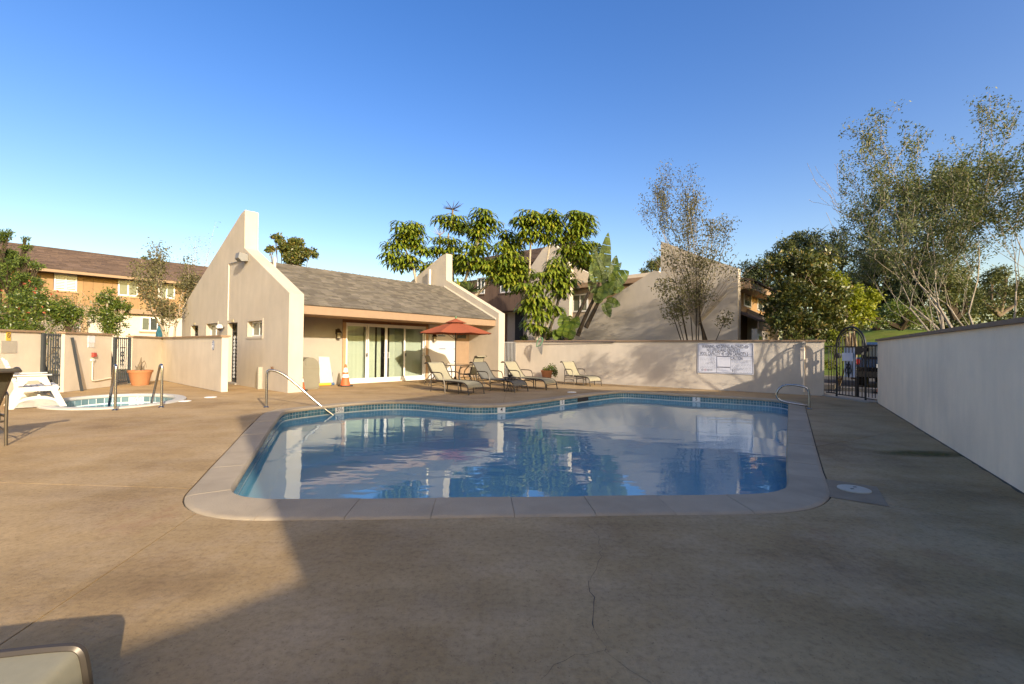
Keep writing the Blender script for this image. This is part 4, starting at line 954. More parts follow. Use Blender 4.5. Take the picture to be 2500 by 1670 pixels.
# small round tables
def small_table(x, y, z, r, label):
    c = np.array([x, y, 0]); t = thing('side_table', label, 'side table', c)
    q = MB(); q.lathe([(0, z-.02), (r, z-.02), (r+.012, z-.008), (r, z), (0, z)], c, 24); q.build('table_top', M['bronze'], t, smooth=True)
    for k in range(4):
        a = k*math.pi/2+.3; e = np.array([math.cos(a), math.sin(a), 0]); q = MB()
        q.tube([c+e*r*.85+[0, 0, z-.02], c+e*r*.35+[0, 0, z*.6], c+e*r*.28+[0, 0, z*.35], c+e*r*.8], .012, 6); q.build('leg', M['bronze'], t, smooth=True)
g = G(1245, 955); small_table(g[0], g[1], .44, .22, 'small round bronze table between the shaded chaise and the one by the gate')
g = G(1156, 941); small_table(g[0], g[1]+.3, .40, .24, 'low round footstool table with curved legs behind the sunlit chaise')
g = G(1245, 955); a_ = thing('plant_bowl', 'small dark bowl on the little round table between chaises', 'plant pot', (g[0], g[1], .44))
q = MB(); q.lathe([(.05, 0), (.08, .06), (.09, .07), (.07, .065), (0, .06)], (g[0], g[1], .441), 14); q.build('bowl', M['rubber'], a_, smooth=True)

# trash can, board, cones, foam noodles by the front wall
tc_ = HF.P(*(lambda q: (q[0], 0))(HF.inv(G(757, 951))), HF.inv(G(757, 951))[2]-.25)
tt = thing('trash_can', 'beige dome topped trash can against the front wall', 'trash can', tc_)
tf = Fr(tc_, D1, ZUP, N1); hw, tt_h = .285, .985
arch = [(-hw, .05), (-hw*1.02, tt_h*.62)]+[(-hw*math.cos(a), tt_h*.70+(tt_h*.30)*math.sin(a)) for a in np.linspace(.12, math.pi-.12, 13)]+[(hw*1.02, tt_h*.62), (hw, .05)]
q = MB(); q.prism(tf, [p for p in arch if p[1] < .7] and arch, -.25, .25); q.build('body', M['trash'], tt, smooth=True)
q = MB(); q.fbox(tf, -.292, .292, .635, .648, -.256, .256); q.build('seam', M['trash_dark'], tt)
q = MB(); q.fbox(tf, -.16, .16, .74, .93, .251, .262); q.build('flap', M['trash'], tt)
q = MB(); q.fbox(Fr(tc_, N1, ZUP, -D1), -.14, .14, .74, .92, .275, .29); q.build('flap', M['trash'], tt)
q = MB(); q.fbox(tf, -.27, .27, 0, .05, -.235, .235); q.build('plinth', M['trash_dark'], tt)
pb = HF.px(798, 945)
bo = HF.P(HF.px(790, 940)[0]-.12, 0, .02); bf = Fr(bo, D1, nrm(ZUP*1.0-N1*.0+N1*(-.12)), N1)
bf = Fr(HF.P(HF.px(779, 900)[0]-.05, .02, .16), D1, nrm(ZUP-.14*N1), nrm(N1+.14*ZUP))
wdt = HF.px(807, 944)[0]-HF.px(779, 900)[0]+.05
q = MB(); q.prism(bf, [(0, 0), (wdt, 0), (wdt-.09, .95), (0, .97)], 0, .025); tag(q.build('leaning_board', M['board']), 'white board leaning on the front wall right of the trash can', 'board')
nd = thing('pool_noodle', 'yellow foam noodle with a dark blue end lying in front of the white board', 'pool noodle', HF.P(HF.px(790, 943)[0], 0.05, .25))
a0 = HF.px(782, 944)[0]-.25; a1 = HF.px(798, 944)[0]; a2 = HF.px(806, 944)[0]
q = MB(); q.tube([HF.P(a0, .05, .27), HF.P(a1, .05, .25)], .05, 12); q.build('foam', M['yellow'], nd, smooth=True)
q = MB(); q.tube([HF.P(a1+.002, .05, .25), HF.P(a2, .05, .245)], .051, 12); q.build('end_cap', M['blue'], nd, smooth=True)
q = MB(); c_ = HF.inv(G(757, 951)); zz = HF.px(735, 882)[1]
q.tube([HF.P(HF.px(726, 882)[0]-.1, zz, .25), HF.P(c_[0]+.1, zz, c_[2]-.5)], .045, 12); tag(q.build('pool_noodle', M['ltblue'], smooth=True), 'light blue foam noodle sticking out behind the trash can', 'pool noodle')
def cone(x, y, h, label, group='orange traffic cones', rot=0.0):
    t = thing('traffic_cone', label, 'traffic cone', (x, y, 0), group); c = (x, y, 0); r0, r1 = .155*h/.72, .03; s = h/.72
    R = lambda z: r0+(r1-r0)*(z-.03)/(h-.03)
    b = .19*s; fr = Fr(c, (math.cos(rot), math.sin(rot), 0), (-math.sin(rot), math.cos(rot), 0), ZUP)
    q = MB(); q.prism(fr, [(b, b*.75), (b*.75, b), (-b*.75, b), (-b, b*.75), (-b, -b*.75), (-b*.75, -b), (b*.75, -b), (b, -b*.75)], 0, .035); q.build('base', M['rubber'], t)
    q = MB(); q.lathe([(R(.03), .035), (R(h), h), (0, h)], c, 20); q.build('cone_body', M['orange'], t, smooth=True)
    for z0, z1 in ((.40*h, .55*h), (.64*h, .84*h)):
        q = MB(); q.lathe([(R(z0)+.003, z0), (R(z1)+.003, z1)], c, 20); q.build('reflective_band', M['reflect'], t, smooth=True)
    return t
g = G(843, 943); cone(g[0], g[1], .74, 'orange traffic cone with two white bands beside the sliding door', rot=.86)
g = HF.P(HF.inv(G(734, 954))[0]-.02, 0, HF.inv(G(734, 954))[2]); cone(g[0], g[1], .66, 'orange traffic cone half hidden behind the gable corner, left of the trash can', rot=.86)
# small brown valve fittings between board and cone
g = G(818, 937); t = thing('valve_box', 'small dark plumbing stub and lid by the wall left of the cone', 'pipe', g)
q = MB(); q.lathe([(.17, 0), (.16, .03), (0, .03)], (g[0], g[1], 0), 16); q.build('lid', M['lampmetal'], t)
q = MB(); q.tube([g+[-.05, 0, .02], g+[-.05, 0, .22]], .03, 8); q.tube([g+[.06, 0, .02], g+[.06, 0, .32]], .035, 8); q.tube([g+[.02, 0, .26], g+[.12, 0, .26]], .03, 8); q.build('stub', M['lampmetal'], t)

# flower pots
def pot(c, rt, rb, h, label, wide_rim=.16):
    t = thing('flower_pot', label, 'flower pot', c)
    q = MB(); q.lathe([(rb, 0), (rt*.93, h*(1-wide_rim)), (rt, h*(1-wide_rim)), (rt*1.03, h), (rt*.9, h), (rt*.86, h*.88), (0, h*.86)], c, 32); q.build('pot', M['terra'], t, smooth=True)
    q = MB(); q.lathe([(rt*.86, h*.89), (0, h*.92)], c, 20); q.build('soil', M['soil'], t); return t
g = G(342, 940); P1 = pot(g, .335, .225, .49, 'wide terracotta pot holding a nearly dead plant by the left wall')
q = MB(); r = random.Random(3)
for k in range(7):
    a = r.uniform(0, 6.28); p = g+[.12*math.cos(a)*r.random(), .12*math.sin(a)*r.random(), .44]; e = p+np.array([r.uniform(-.14, .2), r.uniform(-.1, .1), r.uniform(.1, .25)])
    q.tube([p, (p+e)/2+[0, 0, .04], e], [.03, .02, .006], 5)
p = g+[0, 0, .45]; q.tube([p+[-.08, 0, 0], p+[-.02, 0, .12], p+[0, 0, .3], p+[.02, 0, .46]], [.09, .07, .03, .008], 6); q.tube([p+[0, 0, .22], p+[.12, 0, .34], p+[.17, 0, .26], p+[.19, 0, .12]], [.02, .014, .01, .005], 5)
q.build('dead_plant', M['bark'], P1)
gw = G(1336, 931); P2 = pot(np.array([1.42, 18.55, 0]), .235, .15, .46, 'terracotta pot with green flowers standing by the far wall')

# hand rails
def rail(pts, r, label, flanges, group=None):
    t = thing('handrail', label, 'handrail', (pts[0][0], pts[0][1], 0), group)
    q = MB(); q.tube(smooth_path(pts, 3), r, 12); q.build('rail_tube', M['steel'], t, smooth=True)
    for f in flanges:
        q = MB(); q.lathe([(.055, 0), (.055, .012), (.035, .03), (0, .03)], (f[0], f[1], 0.001), 16); q.build('flange', M['steel'], t, smooth=True)
for (b, e), lab in ((((281, 1002), (253, 986)), 'left steel grab rail of the spa, bent from the deck into the water'), (((394, 995), (348, 981)), 'right steel grab rail of the spa, next to the depth marker')):
    p = G(*b); w = G(*e); d = nrm(w[:2]-p[:2]); D_ = np.array([*d, 0]); Lh = min(np.linalg.norm(w[:2]-p[:2]), .95)
    rail([p, p+[0, 0, .5], p+[0, 0, .86], p+D_*.03+[0, 0, .90], p+D_*.14+[0, 0, .90], p+D_*.20+[0, 0, .84], p+D_*.45+[0, 0, .45], p+D_*Lh+[0, 0, -.25]], .024, lab, [p])
b = G(650, 995); e = G(813, 1013, Z_WAT); d = nrm(e[:2]-b[:2]); D_ = np.array([*d, 0]); Lh = np.linalg.norm(e[:2]-b[:2])
rail([b, b+[0, 0, .35], b+[0, 0, .62], b+D_*.0+[0, 0, .80], b+D_*.16+[0, 0, .80], b+D_*.42+[0, 0, .66], b+D_*(Lh*.75)+[0, 0, .08], b+D_*(Lh)+[0, 0, Z_WAT], b+D_*(Lh+.25)+[0, 0, Z_WAT-.2]], .026, 'long steel handrail sloping from the deck into the shallow corner of the pool', [b])
pr_ = G(1976, 999); dd = nrm(np.array([7.25, 12.0])-pr_[:2])
inw = nrm(-np.array([RWD[1], -RWD[0]]))
if inw@np.array([-1, 0]) < 0: inw = -inw
D_ = np.array([*inw, 0]); sd_ = np.array([*(-RWD), 0])
rail([pr_+[0, 0, 0], pr_+[0, 0, .34], pr_+D_*.02+[0, 0, .46], pr_+D_*.12+[0, 0, .52], pr_+D_*.38+[0, 0, .545], pr_+D_*.56+[0, 0, .50], pr_+D_*.66+[0, 0, .34], pr_+D_*.64+[0, 0, .20], pr_+D_*.50+[0, 0, .13], pr_+D_*.12+sd_*.04+[0, 0, .08], pr_+D_*.0+sd_*.10+[0, 0, .06], pr_+D_*.0+sd_*.10+[0, 0, .0]], .024, 'low looped steel grab rail on the right edge of the pool', [pr_, pr_+sd_*.10])

# white wooden bench at the left
def bench():
    o = np.array([-9.95, 9.25, 0]); fr = Fr(o, D1, D2, ZUP)      # a forward, b along, c up
    t = thing('garden_bench', 'white painted wooden garden chair with arched side panels beside the spa', 'chair', o)
    Wd = .98
    prof = [(-.06, 0), (.09, 0), (.18, .13), (.30, .19), (.42, .17), (.52, .10), (.60, 0), (.74, 0), (.60, .26), (.56, .44), (.40, .445), (-.0, .445), (.03, .36)]
    for b in (0, Wd):
        pf = Fr(fr.P(0, b, 0), fr.A, fr.C, fr.B)
        q = MB(); q.prism(pf, [(-.02, .345), (.575, .345), (.60, .43), (-.03, .43)], -.025, .025); q.build('seat_rail', M['teak'], t)
        q = MB(); q.prism(pf, [(-.16, 0), (-.05, 0), (.09, .344), (-.02, .344)], -.024, .024); q.build('leg', M['teak'], t)
        q = MB(); q.prism(pf, [(.61, 0), (.72, 0), (.575, .344), (.47, .344)], -.024, .024); q.build('leg', M['teak'], t)
        q = MB(); q.prism(pf, [(-.045, .02)]+[(.28-.34*math.cos(a_), .02+.165*math.sin(a_)) for a_ in np.linspace(.15, math.pi-.15, 9)]+[(.605, .02), (.545, .11)]+[(.28+.30*math.cos(a_), .09+.155*math.sin(a_)) for a_ in np.linspace(.2, math.pi-.2, 9)]+[(.015, .11)], -.02, .02); q.build('arch_brace', M['teak'], t)
        q = MB(); q.prism(Fr(fr.P(0, b, 0), fr.A, fr.C, fr.B), [(.0, .46), (.07, .46), (.14, .56), (.30, .57), (.38, .46), (.47, .46), (.40, .66), (-.02, .66)], -.02, .02); q.build('arm_panel', M['teak'], t)
        q = MB(); q.prism(Fr(fr.P(0, b, 0), fr.A, fr.B, fr.C), [(-.10, -.06), (.40, -.07), (.48, -.04), (.48, .04), (.40, .07), (-.10, .06)], .665, .69); q.build('armrest', M['teak'], t)
    for k in range(6):
        a = .02+k*.095; q = MB(); q.fbox(fr, a, a+.085, .03, Wd-.03, .435-.05*(1-k/5), .457-.05*(1-k/5)); q.build('seat_slat', M['teak'], t)
    bd = nrm(ZUP-fr.A*.34); bn = np.cross(fr.B, bd)
    for k in range(5):
        z0 = .05+k*.115; f2 = Fr(fr.P(.03, 0, .40), fr.B, bd, bn); q = MB(); q.fbox(f2, .03, Wd-.03, z0, z0+.105, -.011, .011); q.build('back_slat', M['teak'], t)
    for b in (.10, Wd-.10):
        q = MB(); f2 = Fr(fr.P(.03, b, .40), fr.B, bd, bn); q.fbox(f2, -.03, .03, -.05, .66, -.04, -.013); q.build('back_post', M['teak'], t)
    q = MB(); q.fbox(fr, .56, .585, .03, Wd-.03, .30, .43); q.build('apron', M['teak'], t)
    q = MB(); q.tube([fr.P(.3, .03, .25), fr.P(.3, Wd-.03, .25)], .025, 6); q.tube([fr.P(.35, Wd*.5, .42), fr.P(.3, Wd*.5, .25), fr.P(.2, Wd*.5, .1)], .02, 6); q.build('stretcher', M['teak'], t)
bench()
# dark chaise at the left edge and the chaise whose foot shows at the lower left
placed(nb, -6.65, 5.62, nrm([-.93, .36]), 'dark sling chaise seen from behind, cut by the left edge'); nb.scale = (1.05, 1.05, 1.16)
dcut = np.array([.97, .25]); e = np.array([-1.27, 1.20])-dcut*1.60
placed(cut, e[0], e[1], dcut, 'beige sling chaise whose rounded foot end fills the lower left corner'); 

# leaf skimmer net hung on the far wall cap
nf = thing('leaf_net', 'green rimmed leaf skimmer net hanging over the cap of the far wall', 'pool net', FWF.P(1.35, -.1, 1.80))
c0 = ONP(1323, 836, (*FW0, 0)-0.12*np.array([.567, .823, 0]), (.567, .823, 0)); fa = np.array([*FWD, 0]); q = MB()
rim = [c0+fa*(a_*.9)+ZUP*b_ + np.array([-.567, -.823, 0])*c_ for a_, b_, c_ in ((-.16, -.18, .2), (-.12, .02, .2), (0, .17, .2), (.13, .19, .18), (.17, .08, .18), (.05, -.12, .2))]
q.tube(rim, .022, 6, True); q.build('rim', M['plastic_green'], nf, smooth=True)
q = MB(); low = c0+fa*.12-ZUP*.50+np.array([-.567, -.823, 0])*.18
for k in range(6):
    for w in np.linspace(0, 1, 4, endpoint=False): q.tube([rim[k]*(1-w)+rim[(k+1) % 6]*w, low+(rim[k]-c0)*.1], .004, 4)
for f in (.3, .55, .8): q.tube([p*(1-f)+low*f for p in rim], .004, 4, True)
q.build('mesh_bag', M['grey'], nf)
q = MB(); q.tube([c0+fa*.1+[0, 0, .03], FWF.P(4.6, -.055, 1.74)], .016, 6); q.build('pole', M['steel'], nf)

# ------------------------------------------------------------------ gates and signs
# arched gate between far wall and right wall
GA = np.array([9.42, 13.62]); GB = np.array([9.53, 12.02]); gd = nrm(GB-GA); GLn = np.linalg.norm(GB-GA); gfr = Fr((*GA, 0), (*gd, 0), ZUP, (gd[1], -gd[0], 0))
gt = thing('arched_gate', 'black iron arched gate with scroll ornament between the far wall and the right wall', 'gate', (GA[0], GA[1], 0))
gr = HF
p1, p2 = .30, 1.30; pc = (p1+p2)/2; Rg = (p2-p1)/2; zs_, ztop = 1.49, 1.50+Rg*1.06
for x in (p1, p2):
    q = MB(); q.tube([gfr.P(x, .0, 0), gfr.P(x, zs_, 0)], .026, 8); q.build('post', M['iron'], gt)
for rr, w in ((Rg, .026), (Rg-.07, .014)):
    q = MB(); q.tube([gfr.P(pc-rr*math.cos(a), zs_+rr*1.06*math.sin(a), 0) for a in np.linspace(0, math.pi, 24)], w, 8); q.build('arch', M['iron'], gt, smooth=True)
for a0, a1, z in ((-.15, p1, zs_), (p1, p2, zs_-.02), (p2, GLn+.05, zs_-.0), (-.1, p1, .12), (p1, p2, .10), (p2, GLn+.05, .08)):
    q = MB(); q.fbox(gfr, a0, a1, z-.014, z+.014, -.012, .012); q.build('cross_rail', M['iron'], gt)
for x in [0.0, .10, .20]+[1.40, 1.51, GLn]:
    q = MB(); q.fbox(gfr, x-.007, x+.007, .12, zs_, -.007, .007); q.build('bar', M['iron'], gt)
for k in range(1, 9):
    x = p1+(p2-p1)*k/9; zt_ = zs_+math.sqrt(max(0, 1-((x-pc)/(Rg-.07))**2))*(Rg-.07)*1.06 if abs(x-pc) < Rg-.07 else zs_
    q = MB(); q.fbox(gfr, x-.007, x+.007, .10, zt_, -.007, .007); q.build('bar', M['iron'], gt)
q = MB(); xx = p1+(p2-p1)*.73; q.fbox(gfr, xx-.03, xx+.02, .10, .62, -.02, .02); q.build('lower_post', M['iron'], gt)
q = MB(); q.fbox(gfr, p1+.25, p1+.66, .62, 1.46, -.030, -.024); q.build('backing_plate', M['signwhite'], gt)
q = MB(); q.fbox(gfr, p1+.22, p1+.60, 1.07, 1.30, .012, .018); q.build('gate_notice', M['signwhite'], gt)
q = MB(); q.fbox(gfr, p2-.30, p2-.10, 1.25, 1.47, -.04, .03); q.fbox(gfr, p2-.12, p2+.08, 1.34, 1.44, -.035, .03); q.build('lock_box', M['iron'], gt)
q = MB(); cc = gfr.P(p1+.03, 1.22, -.02); q.tube([cc-gfr.C*.05, cc+gfr.C*.05], .075, 10); q.build('latch', M['iron'], gt)
q = MB(); xo = p1+.44
for s in (-1, 1):
    for z, rr in ((.80, .07), (.93, .05)):
        q.tube([gfr.P(xo+s*(.02+rr*(1-math.cos(a))*.6), z+rr*math.sin(a)*1.1, .02) for a in np.linspace(-1.2, 4.4, 12)], .012, 5)
q.tube([gfr.P(xo, .60, .02), gfr.P(xo, .75, .02), gfr.P(xo, .85, .02), gfr.P(xo, 1.04, .02)], [.004, .03, .018, .012], 6); q.build('scroll_ornament', M['iron'], gt, smooth=True)
q = MB(); q.box((9.3, 11.95, -.05), (9.72, 13.9, .035)); q.build('threshold', M['stucco_trim'], deck)
# white bar gate beside the house
wa = HF.P(UW1, 0, 1.0); a_ = np.array([wa[0]+.03, wa[1]+.05]); b_ = np.array(fw_l)
gp2 = ONP(1231, 870, (*FW0, 0), (0.567, 0.823, 0))[:2]
wfr = Fr((*gp2, 0), (*FWD, 0), ZUP, (FWD[1], -FWD[0], 0)); wl = np.linalg.norm(b_-gp2)
wg = thing('bar_gate', 'narrow white bar gate between the pool house and the far wall', 'gate', (*gp2, 0))
for z in (.08, 1.60):
    q = MB(); q.fbox(wfr, -.05, wl, z-.02, z+.02, -.012, .012); q.build('cross_rail', M['iron_white'], wg)
nb_ = int(wl/.075)
for k in range(nb_+1):
    x = wl*k/nb_; q = MB(); q.fbox(wfr, x-.008, x+.008, .08, 1.62, -.008, .008); q.build('bar', M['iron_white'], wg)
# two iron gates at the left, open inwards
def iron_gate(a, b, h, label, n):
    a = np.array(a, float); b = np.array(b, float); d = nrm(b-a); L = np.linalg.norm(b-a); fr = Fr((*a, 0), (*d, 0), ZUP, (d[1], -d[0], 0))
    t = thing('iron_gate', label, 'gate', (*a, 0), 'iron entrance gates at the left')
    for x in (0, L): q = MB(); q.fbox(fr, x-.03, x+.03, 0.02, h, -.03, .03); q.build('post', M['iron_blue'], t)
    for z in (.10, h-.04): q = MB(); q.fbox(fr, 0.03, L-.03, z-.02, z+.02, -.015, .015); q.build('cross_rail', M['iron_blue'], t)
    for k in range(1, n):
        x = L*k/n; q = MB(); q.fbox(fr, x-.009, x+.009, .10, h, -.009, .009); q.build('bar', M['iron_blue'], t)
    for k, z in ((0, 1.22), (1, .48)): q = MB(); q.fbox(fr, L*.36, L*.66, z-.015, z+.015, -.014, .014); q.build('ornament_rail', M['iron_blue'], t)
    q = MB(); xo = L*.51
    for s in (-1, 1):
        for z, r in ((.72, .075), (.88, .085), (1.02, .06)):
            q.tube([fr.P(xo+s*(.015+r*(1-math.cos(a))*.55), z+r*math.sin(a), .0) for a in np.linspace(-1.3, 4.2, 12)], .012, 5)
    q.tube([fr.P(xo, .52, 0), fr.P(xo, .66, 0), fr.P(xo, 1.1, 0), fr.P(xo, 1.18, 0)], [.005, .022, .016, .006], 6); q.build('scroll_ornament', M['iron_blue'], t, smooth=True)
    return t
iron_gate((-12.30, 12.02), (-12.36, 12.75), 1.60, 'grey iron bar gate with scroll ornament, the wider one left of the red switch', 10)
ig = None
iron_gate((-12.66, 14.6), (-12.85, 15.42), 1.56, 'grey iron bar gate with scroll ornament between the red switch wall and the terracotta pot', 8)
# leaning gate leaves / poles
def pole(a, z0, b, z1, r, label, mt):
    q = MB(); q.tube([(a[0], a[1], z0), (b[0], b[1], z1)], r, 8); return tag(q.build('leaning_post', mt, smooth=True), label, 'post')
def onL2(px, py, c=0.0): return ONP(px, py, F2.O - c*F2.B, F2.B)
p_ = onL2(200, 958, .25); p2_ = onL2(176, 824, .06)
q = MB(); pa = np.array([p_[0], p_[1], 0.0]); q.tube([pa, p2_], .035, 4); tag(q.build('leaning_post', M['iron_blue']), 'grey steel post leaning against the short wall with the red switch', 'post')
p_ = G(110, 940); p2_ = ATY(83, 823, 12.2); q = MB(); q.tube([(p_[0], p_[1]+.2, 0), p2_], .05, 4); tag(q.build('leaning_post', M['iron_blue']), 'grey steel post slanting across the left iron gate', 'post')
p_ = ATY(281, 930, 15.0); p2_ = ATY(264, 825, 14.8); q = MB(); q.tube([(p_[0], p_[1], 0), p2_], .04, 4); tag(q.build('leaning_post', M['iron_blue']), 'grey steel post slanting across the narrow iron gate nearer the pot', 'post')
# warning sign
sfr0 = Fr((*FW0, 0), (*FWD, 0), ZUP, (-.567, -.823, 0))
sa, sz1 = sfr0.px(1704, 838); sb, _ = sfr0.px(1840, 840); sz0 = sfr0.px(1704, 910)[1]; sz0 = min(sz0, sfr0.px(1840, 914)[1])
sO = sfr0.P(sa, sz0, .0); sfr = Fr(sO, sfr0.A, ZUP, sfr0.C); SWd, SHt = sb-sa, sz1-sz0
ws = thing('warning_sign', 'large white pool warning sign with black lettering on the far wall', 'sign', sO)
q = MB(); q.fbox(sfr, 0, SWd, 0, SHt, .001, .022); q.build('sign_board', M['signwhite'], ws)
def bar(x0, x1, y0, y1, mt='signblack', c=.0235): 
    q = MB(); q.fbox(sfr, x0*SWd, x1*SWd, y0*SHt, y1*SHt, .0222, c); return q
q = MB()
for x0, x1, y0, y1 in ((.015, .985, .97, .982), (.015, .985, .02, .032), (.015, .0215, .032, .97), (.9785, .985, .032, .97), (.0215, .9785, .575, .583)): q.fbox(sfr, x0*SWd, x1*SWd, y0*SHt, y1*SHt, .0222, .0235)
for x0, x1, y0, y1 in ((.35, .354, .03, .575), (.60, .604, .12, .575), (.604, .97, .45, .455), (.36, .595, .555, .57), (.36, .595, .20, .222)): q.fbox(sfr, x0*SWd, x1*SWd, y0*SHt, y1*SHt, .0222, .0235)
q.build('sign_border', M['signblack'], ws)
text('WARNING: NO DIVING ALLOWED', sfr, .455*SWd, .885*SHt, .0235, .115*SHt*1.35, M['signblack'], ws, .75*SWd, bold=.0008)
text('NO LIFEGUARD ON DUTY', sfr, .47*SWd, .765*SHt, .0235, .115*SHt*1.35, M['signblack'], ws, .60*SWd, bold=.0008)
text('POOL CAPACITY 45  • SPA CAPACITY 5', sfr, .48*SWd, .645*SHt, .0235, .115*SHt*1.35, M['signblack'], ws, .86*SWd, bold=.0008)
text('CAUTION', sfr, .71*SWd, .508*SHt, .0235, .105*SHt*1.35, M['signblack'], ws, .20*SWd, bold=.0008)
text('911', sfr, .67*SWd, .092*SHt, .0235, .10*SHt*1.35, M['signblack'], ws, .075*SWd, bold=.0008)
q = MB(); q.tube([sfr.P(.88*SWd+.028*SWd*math.cos(a), .885*SHt+.028*SWd*math.sin(a), .0235) for a in np.linspace(0, 6.283, 20, endpoint=False)], .0055, 5, True)
q.tube([sfr.P(.861*SWd, .885*SHt+.02*SWd, .0235), sfr.P(.899*SWd, .885*SHt-.02*SWd, .0235)], .005, 5); q.build('no_diving_symbol', M['signblack'], ws)
q = MB(); r = random.Random(9)
for k in range(9):                                              # unreadable small print
    y = .50-k*.045; x = .045
    while x < .33: w = r.uniform(.012, .05); q.fbox(sfr, x*SWd, min(.335, x+w)*SWd, y*SHt-.0045, y*SHt+.0045, .0222, .0228); x += w+.012
for k in range(7):
    y = .42-k*.045; x = .615
    while x < .955: w = r.uniform(.02, .07); q.fbox(sfr, x*SWd, min(.96, x+w)*SWd, y*SHt-.0045, y*SHt+.0045, .0222, .0228); x += w+.012
for y in (.115, .065):
    x = .72
    while x < .955: w = r.uniform(.02, .05); q.fbox(sfr, x*SWd, min(.96, x+w)*SWd, y*SHt-.004, y*SHt+.004, .0222, .0228); x += w+.012
q.build('small_print', M['grey'], ws, kind='stuff')
for k, mt in enumerate(('signblack', 'signred', 'signblack', 'grey')):
    q = MB(); q.tube([sfr.P((.09+k*.055)*SWd+.018*SWd*math.cos(a), .105*SHt+.018*SWd*math.sin(a), .0228) for a in np.linspace(0, 6.283, 14, endpoint=False)], .004, 4, True)
    q.tube([sfr.P((.078+k*.055)*SWd, .105*SHt, .0228), sfr.P((.10+k*.055)*SWd, .105*SHt, .0228)], .004, 4); q.build('pictogram', M[mt], ws)
q = MB(); q.fbox(sfr, .365*SWd, .59*SWd, .225*SHt, .555*SHt, .0235, .03); q.build('pasted_panel', M['signwhite'], ws)
# downpipe by the right end of the far wall
u, z = sfr0.px(1963, 838); q = MB(); q.tube([sfr0.P(u, 1.62, .02), sfr0.P(u, 1.56, .07), sfr0.P(u, 1.0, .07), sfr0.P(u, .1, .05)], .03, 8); tag(q.build('conduit_pipe', M['wall'], smooth=True), 'painted vertical conduit on the far wall near the arched gate', 'pipe')
q = MB(); q.fbox(sfr0, u-.05, u+.05, 1.50, 1.62, .0, .10); tag(q.build('camera_box', M['stucco_trim']), 'small cream fixture at the top of the conduit on the far wall', 'fixture')
# left wall signs
f1 = Fr((*L1b, 0), (*nrm(L1b-L1a), 0), ZUP, (nrm(L1b-L1a)[1], -nrm(L1b-L1a)[0], 0))
a, z = f1.px(20, 821); y = thing('yellow_sign', 'small yellow sign with a dark ring on the wall at the far left', 'sign', f1.P(a, z, 0))
q = MB(); a0, a1 = sorted((f1.px(14.5, 821)[0], f1.px(25.5, 821)[0])); q.fbox(f1, a0, a1, z-.115, z+.115, .001, .012); q.build('sign_board', M['signyel'], y)
q = MB(); q.tube([f1.P((a0+a1)/2+(a1-a0)*.3*math.cos(t_), z+.02+.055*math.sin(t_), .014) for t_ in np.linspace(0, 6.283, 18, endpoint=False)], .008, 5, True); q.tube([f1.P((a0+a1)/2-(a1-a0)*.2, z+.05, .014), f1.P((a0+a1)/2+(a1-a0)*.2, z-.01, .014)], .007, 4); q.build('ring_mark', M['brown'], y)
q = MB(); a0, a1 = sorted((f1.px(2, 845)[0], f1.px(40, 845)[0])); q.fbox(f1, a0, a1, f1.px(20, 862)[1], f1.px(20, 832)[1], .001, .012); tag(q.build('wall_patch', M['stucco_trim']), 'plain square plaster patch under the yellow sign', 'patch')
f2 = Fr((*L2a, 0), (*nrm(L2b-L2a), 0), ZUP, (nrm(L2b-L2a)[1], -nrm(L2b-L2a)[0], 0))
def plate(fr, x0, y0, x1, y1, c=.012):
    a0, a1 = sorted((fr.px(x0, (y0+y1)/2)[0], fr.px(x1, (y0+y1)/2)[0])); z1 = fr.px((x0+x1)/2, y0)[1]; z0 = fr.px((x0+x1)/2, y1)[1]
    q = MB(); q.fbox(fr, a0, a1, z0, z1, .001, c); return q, a0, a1, z0, z1
q, *_ = plate(f2, 214, 820, 231, 837); tag(q.build('paper_notice', M['signwhite']), 'blank curled paper notice on the short wall above the red switch', 'notice')
q, a0, a1, z0, z1 = plate(f2, 214, 838, 229, 848); n_ = thing('wall_notice', 'small white lined notice under the blank paper on the short wall', 'notice', f2.P(a0, z0, 0)); q.build('notice_board', M['marker'], n_)
q = MB()
for k in range(4): q.fbox(f2, a0+.02, a1-.02, z0+(z1-z0)*(.15+.22*k), z0+(z1-z0)*(.15+.22*k)+.008, .0122, .0135)
q.build('small_print', M['grey'], n_, kind='stuff')
q, a0, a1, z0, z1 = plate(f2, 223, 861, 230, 871, .07); sw = thing('emergency_switch', 'red emergency switch box on a white conduit on the short wall', 'switch', f2.P(a0, z0, 0)); q.build('switch_box', M['signred'], sw)
q = MB(); ca = (a0+a1)/2-.05; q.tube([f2.P(ca, z0-.05, .03), f2.P(ca, z0-.35, .03), f2.P(ca, .30, .03), f2.P(ca+.02, .25, .03), f2.P(ca+.08, .23, .03), f2.P(LL2-.05, .27, .03)], .018, 6); q.build('conduit', M['conduit'], sw, smooth=True)
q = MB(); q.fbox(f2, ca-.05, ca+.07, z0-.13, z0-.06, .001, .05); q.build('junction_box', M['plastic_white'], sw)
f4 = Fr((*L3b, 0), (*nrm(L4b-L3b), 0), ZUP, (nrm(L4b-L3b)[1], -nrm(L4b-L3b)[0], 0))
a, z = f4.px(521, 843); op = thing('oval_plaque', 'oval dark blue plaque with a white figure on the cream wall by the restroom', 'sign', f4.P(a, z, 0))
q = MB(); q.prism(f4, [(a+.085*math.cos(t_), z+.145*math.sin(t_)) for t_ in np.linspace(0, 6.283, 24, endpoint=False)], .001, .016); q.build('plate', M['signblue'], op)
q = MB(); q.tube([f4.P(a+.076*math.cos(t_), z+.132*math.sin(t_), .017) for t_ in np.linspace(0, 6.283, 24, endpoint=False)], .004, 4, True); q.build('border', M['signwhite'], op)
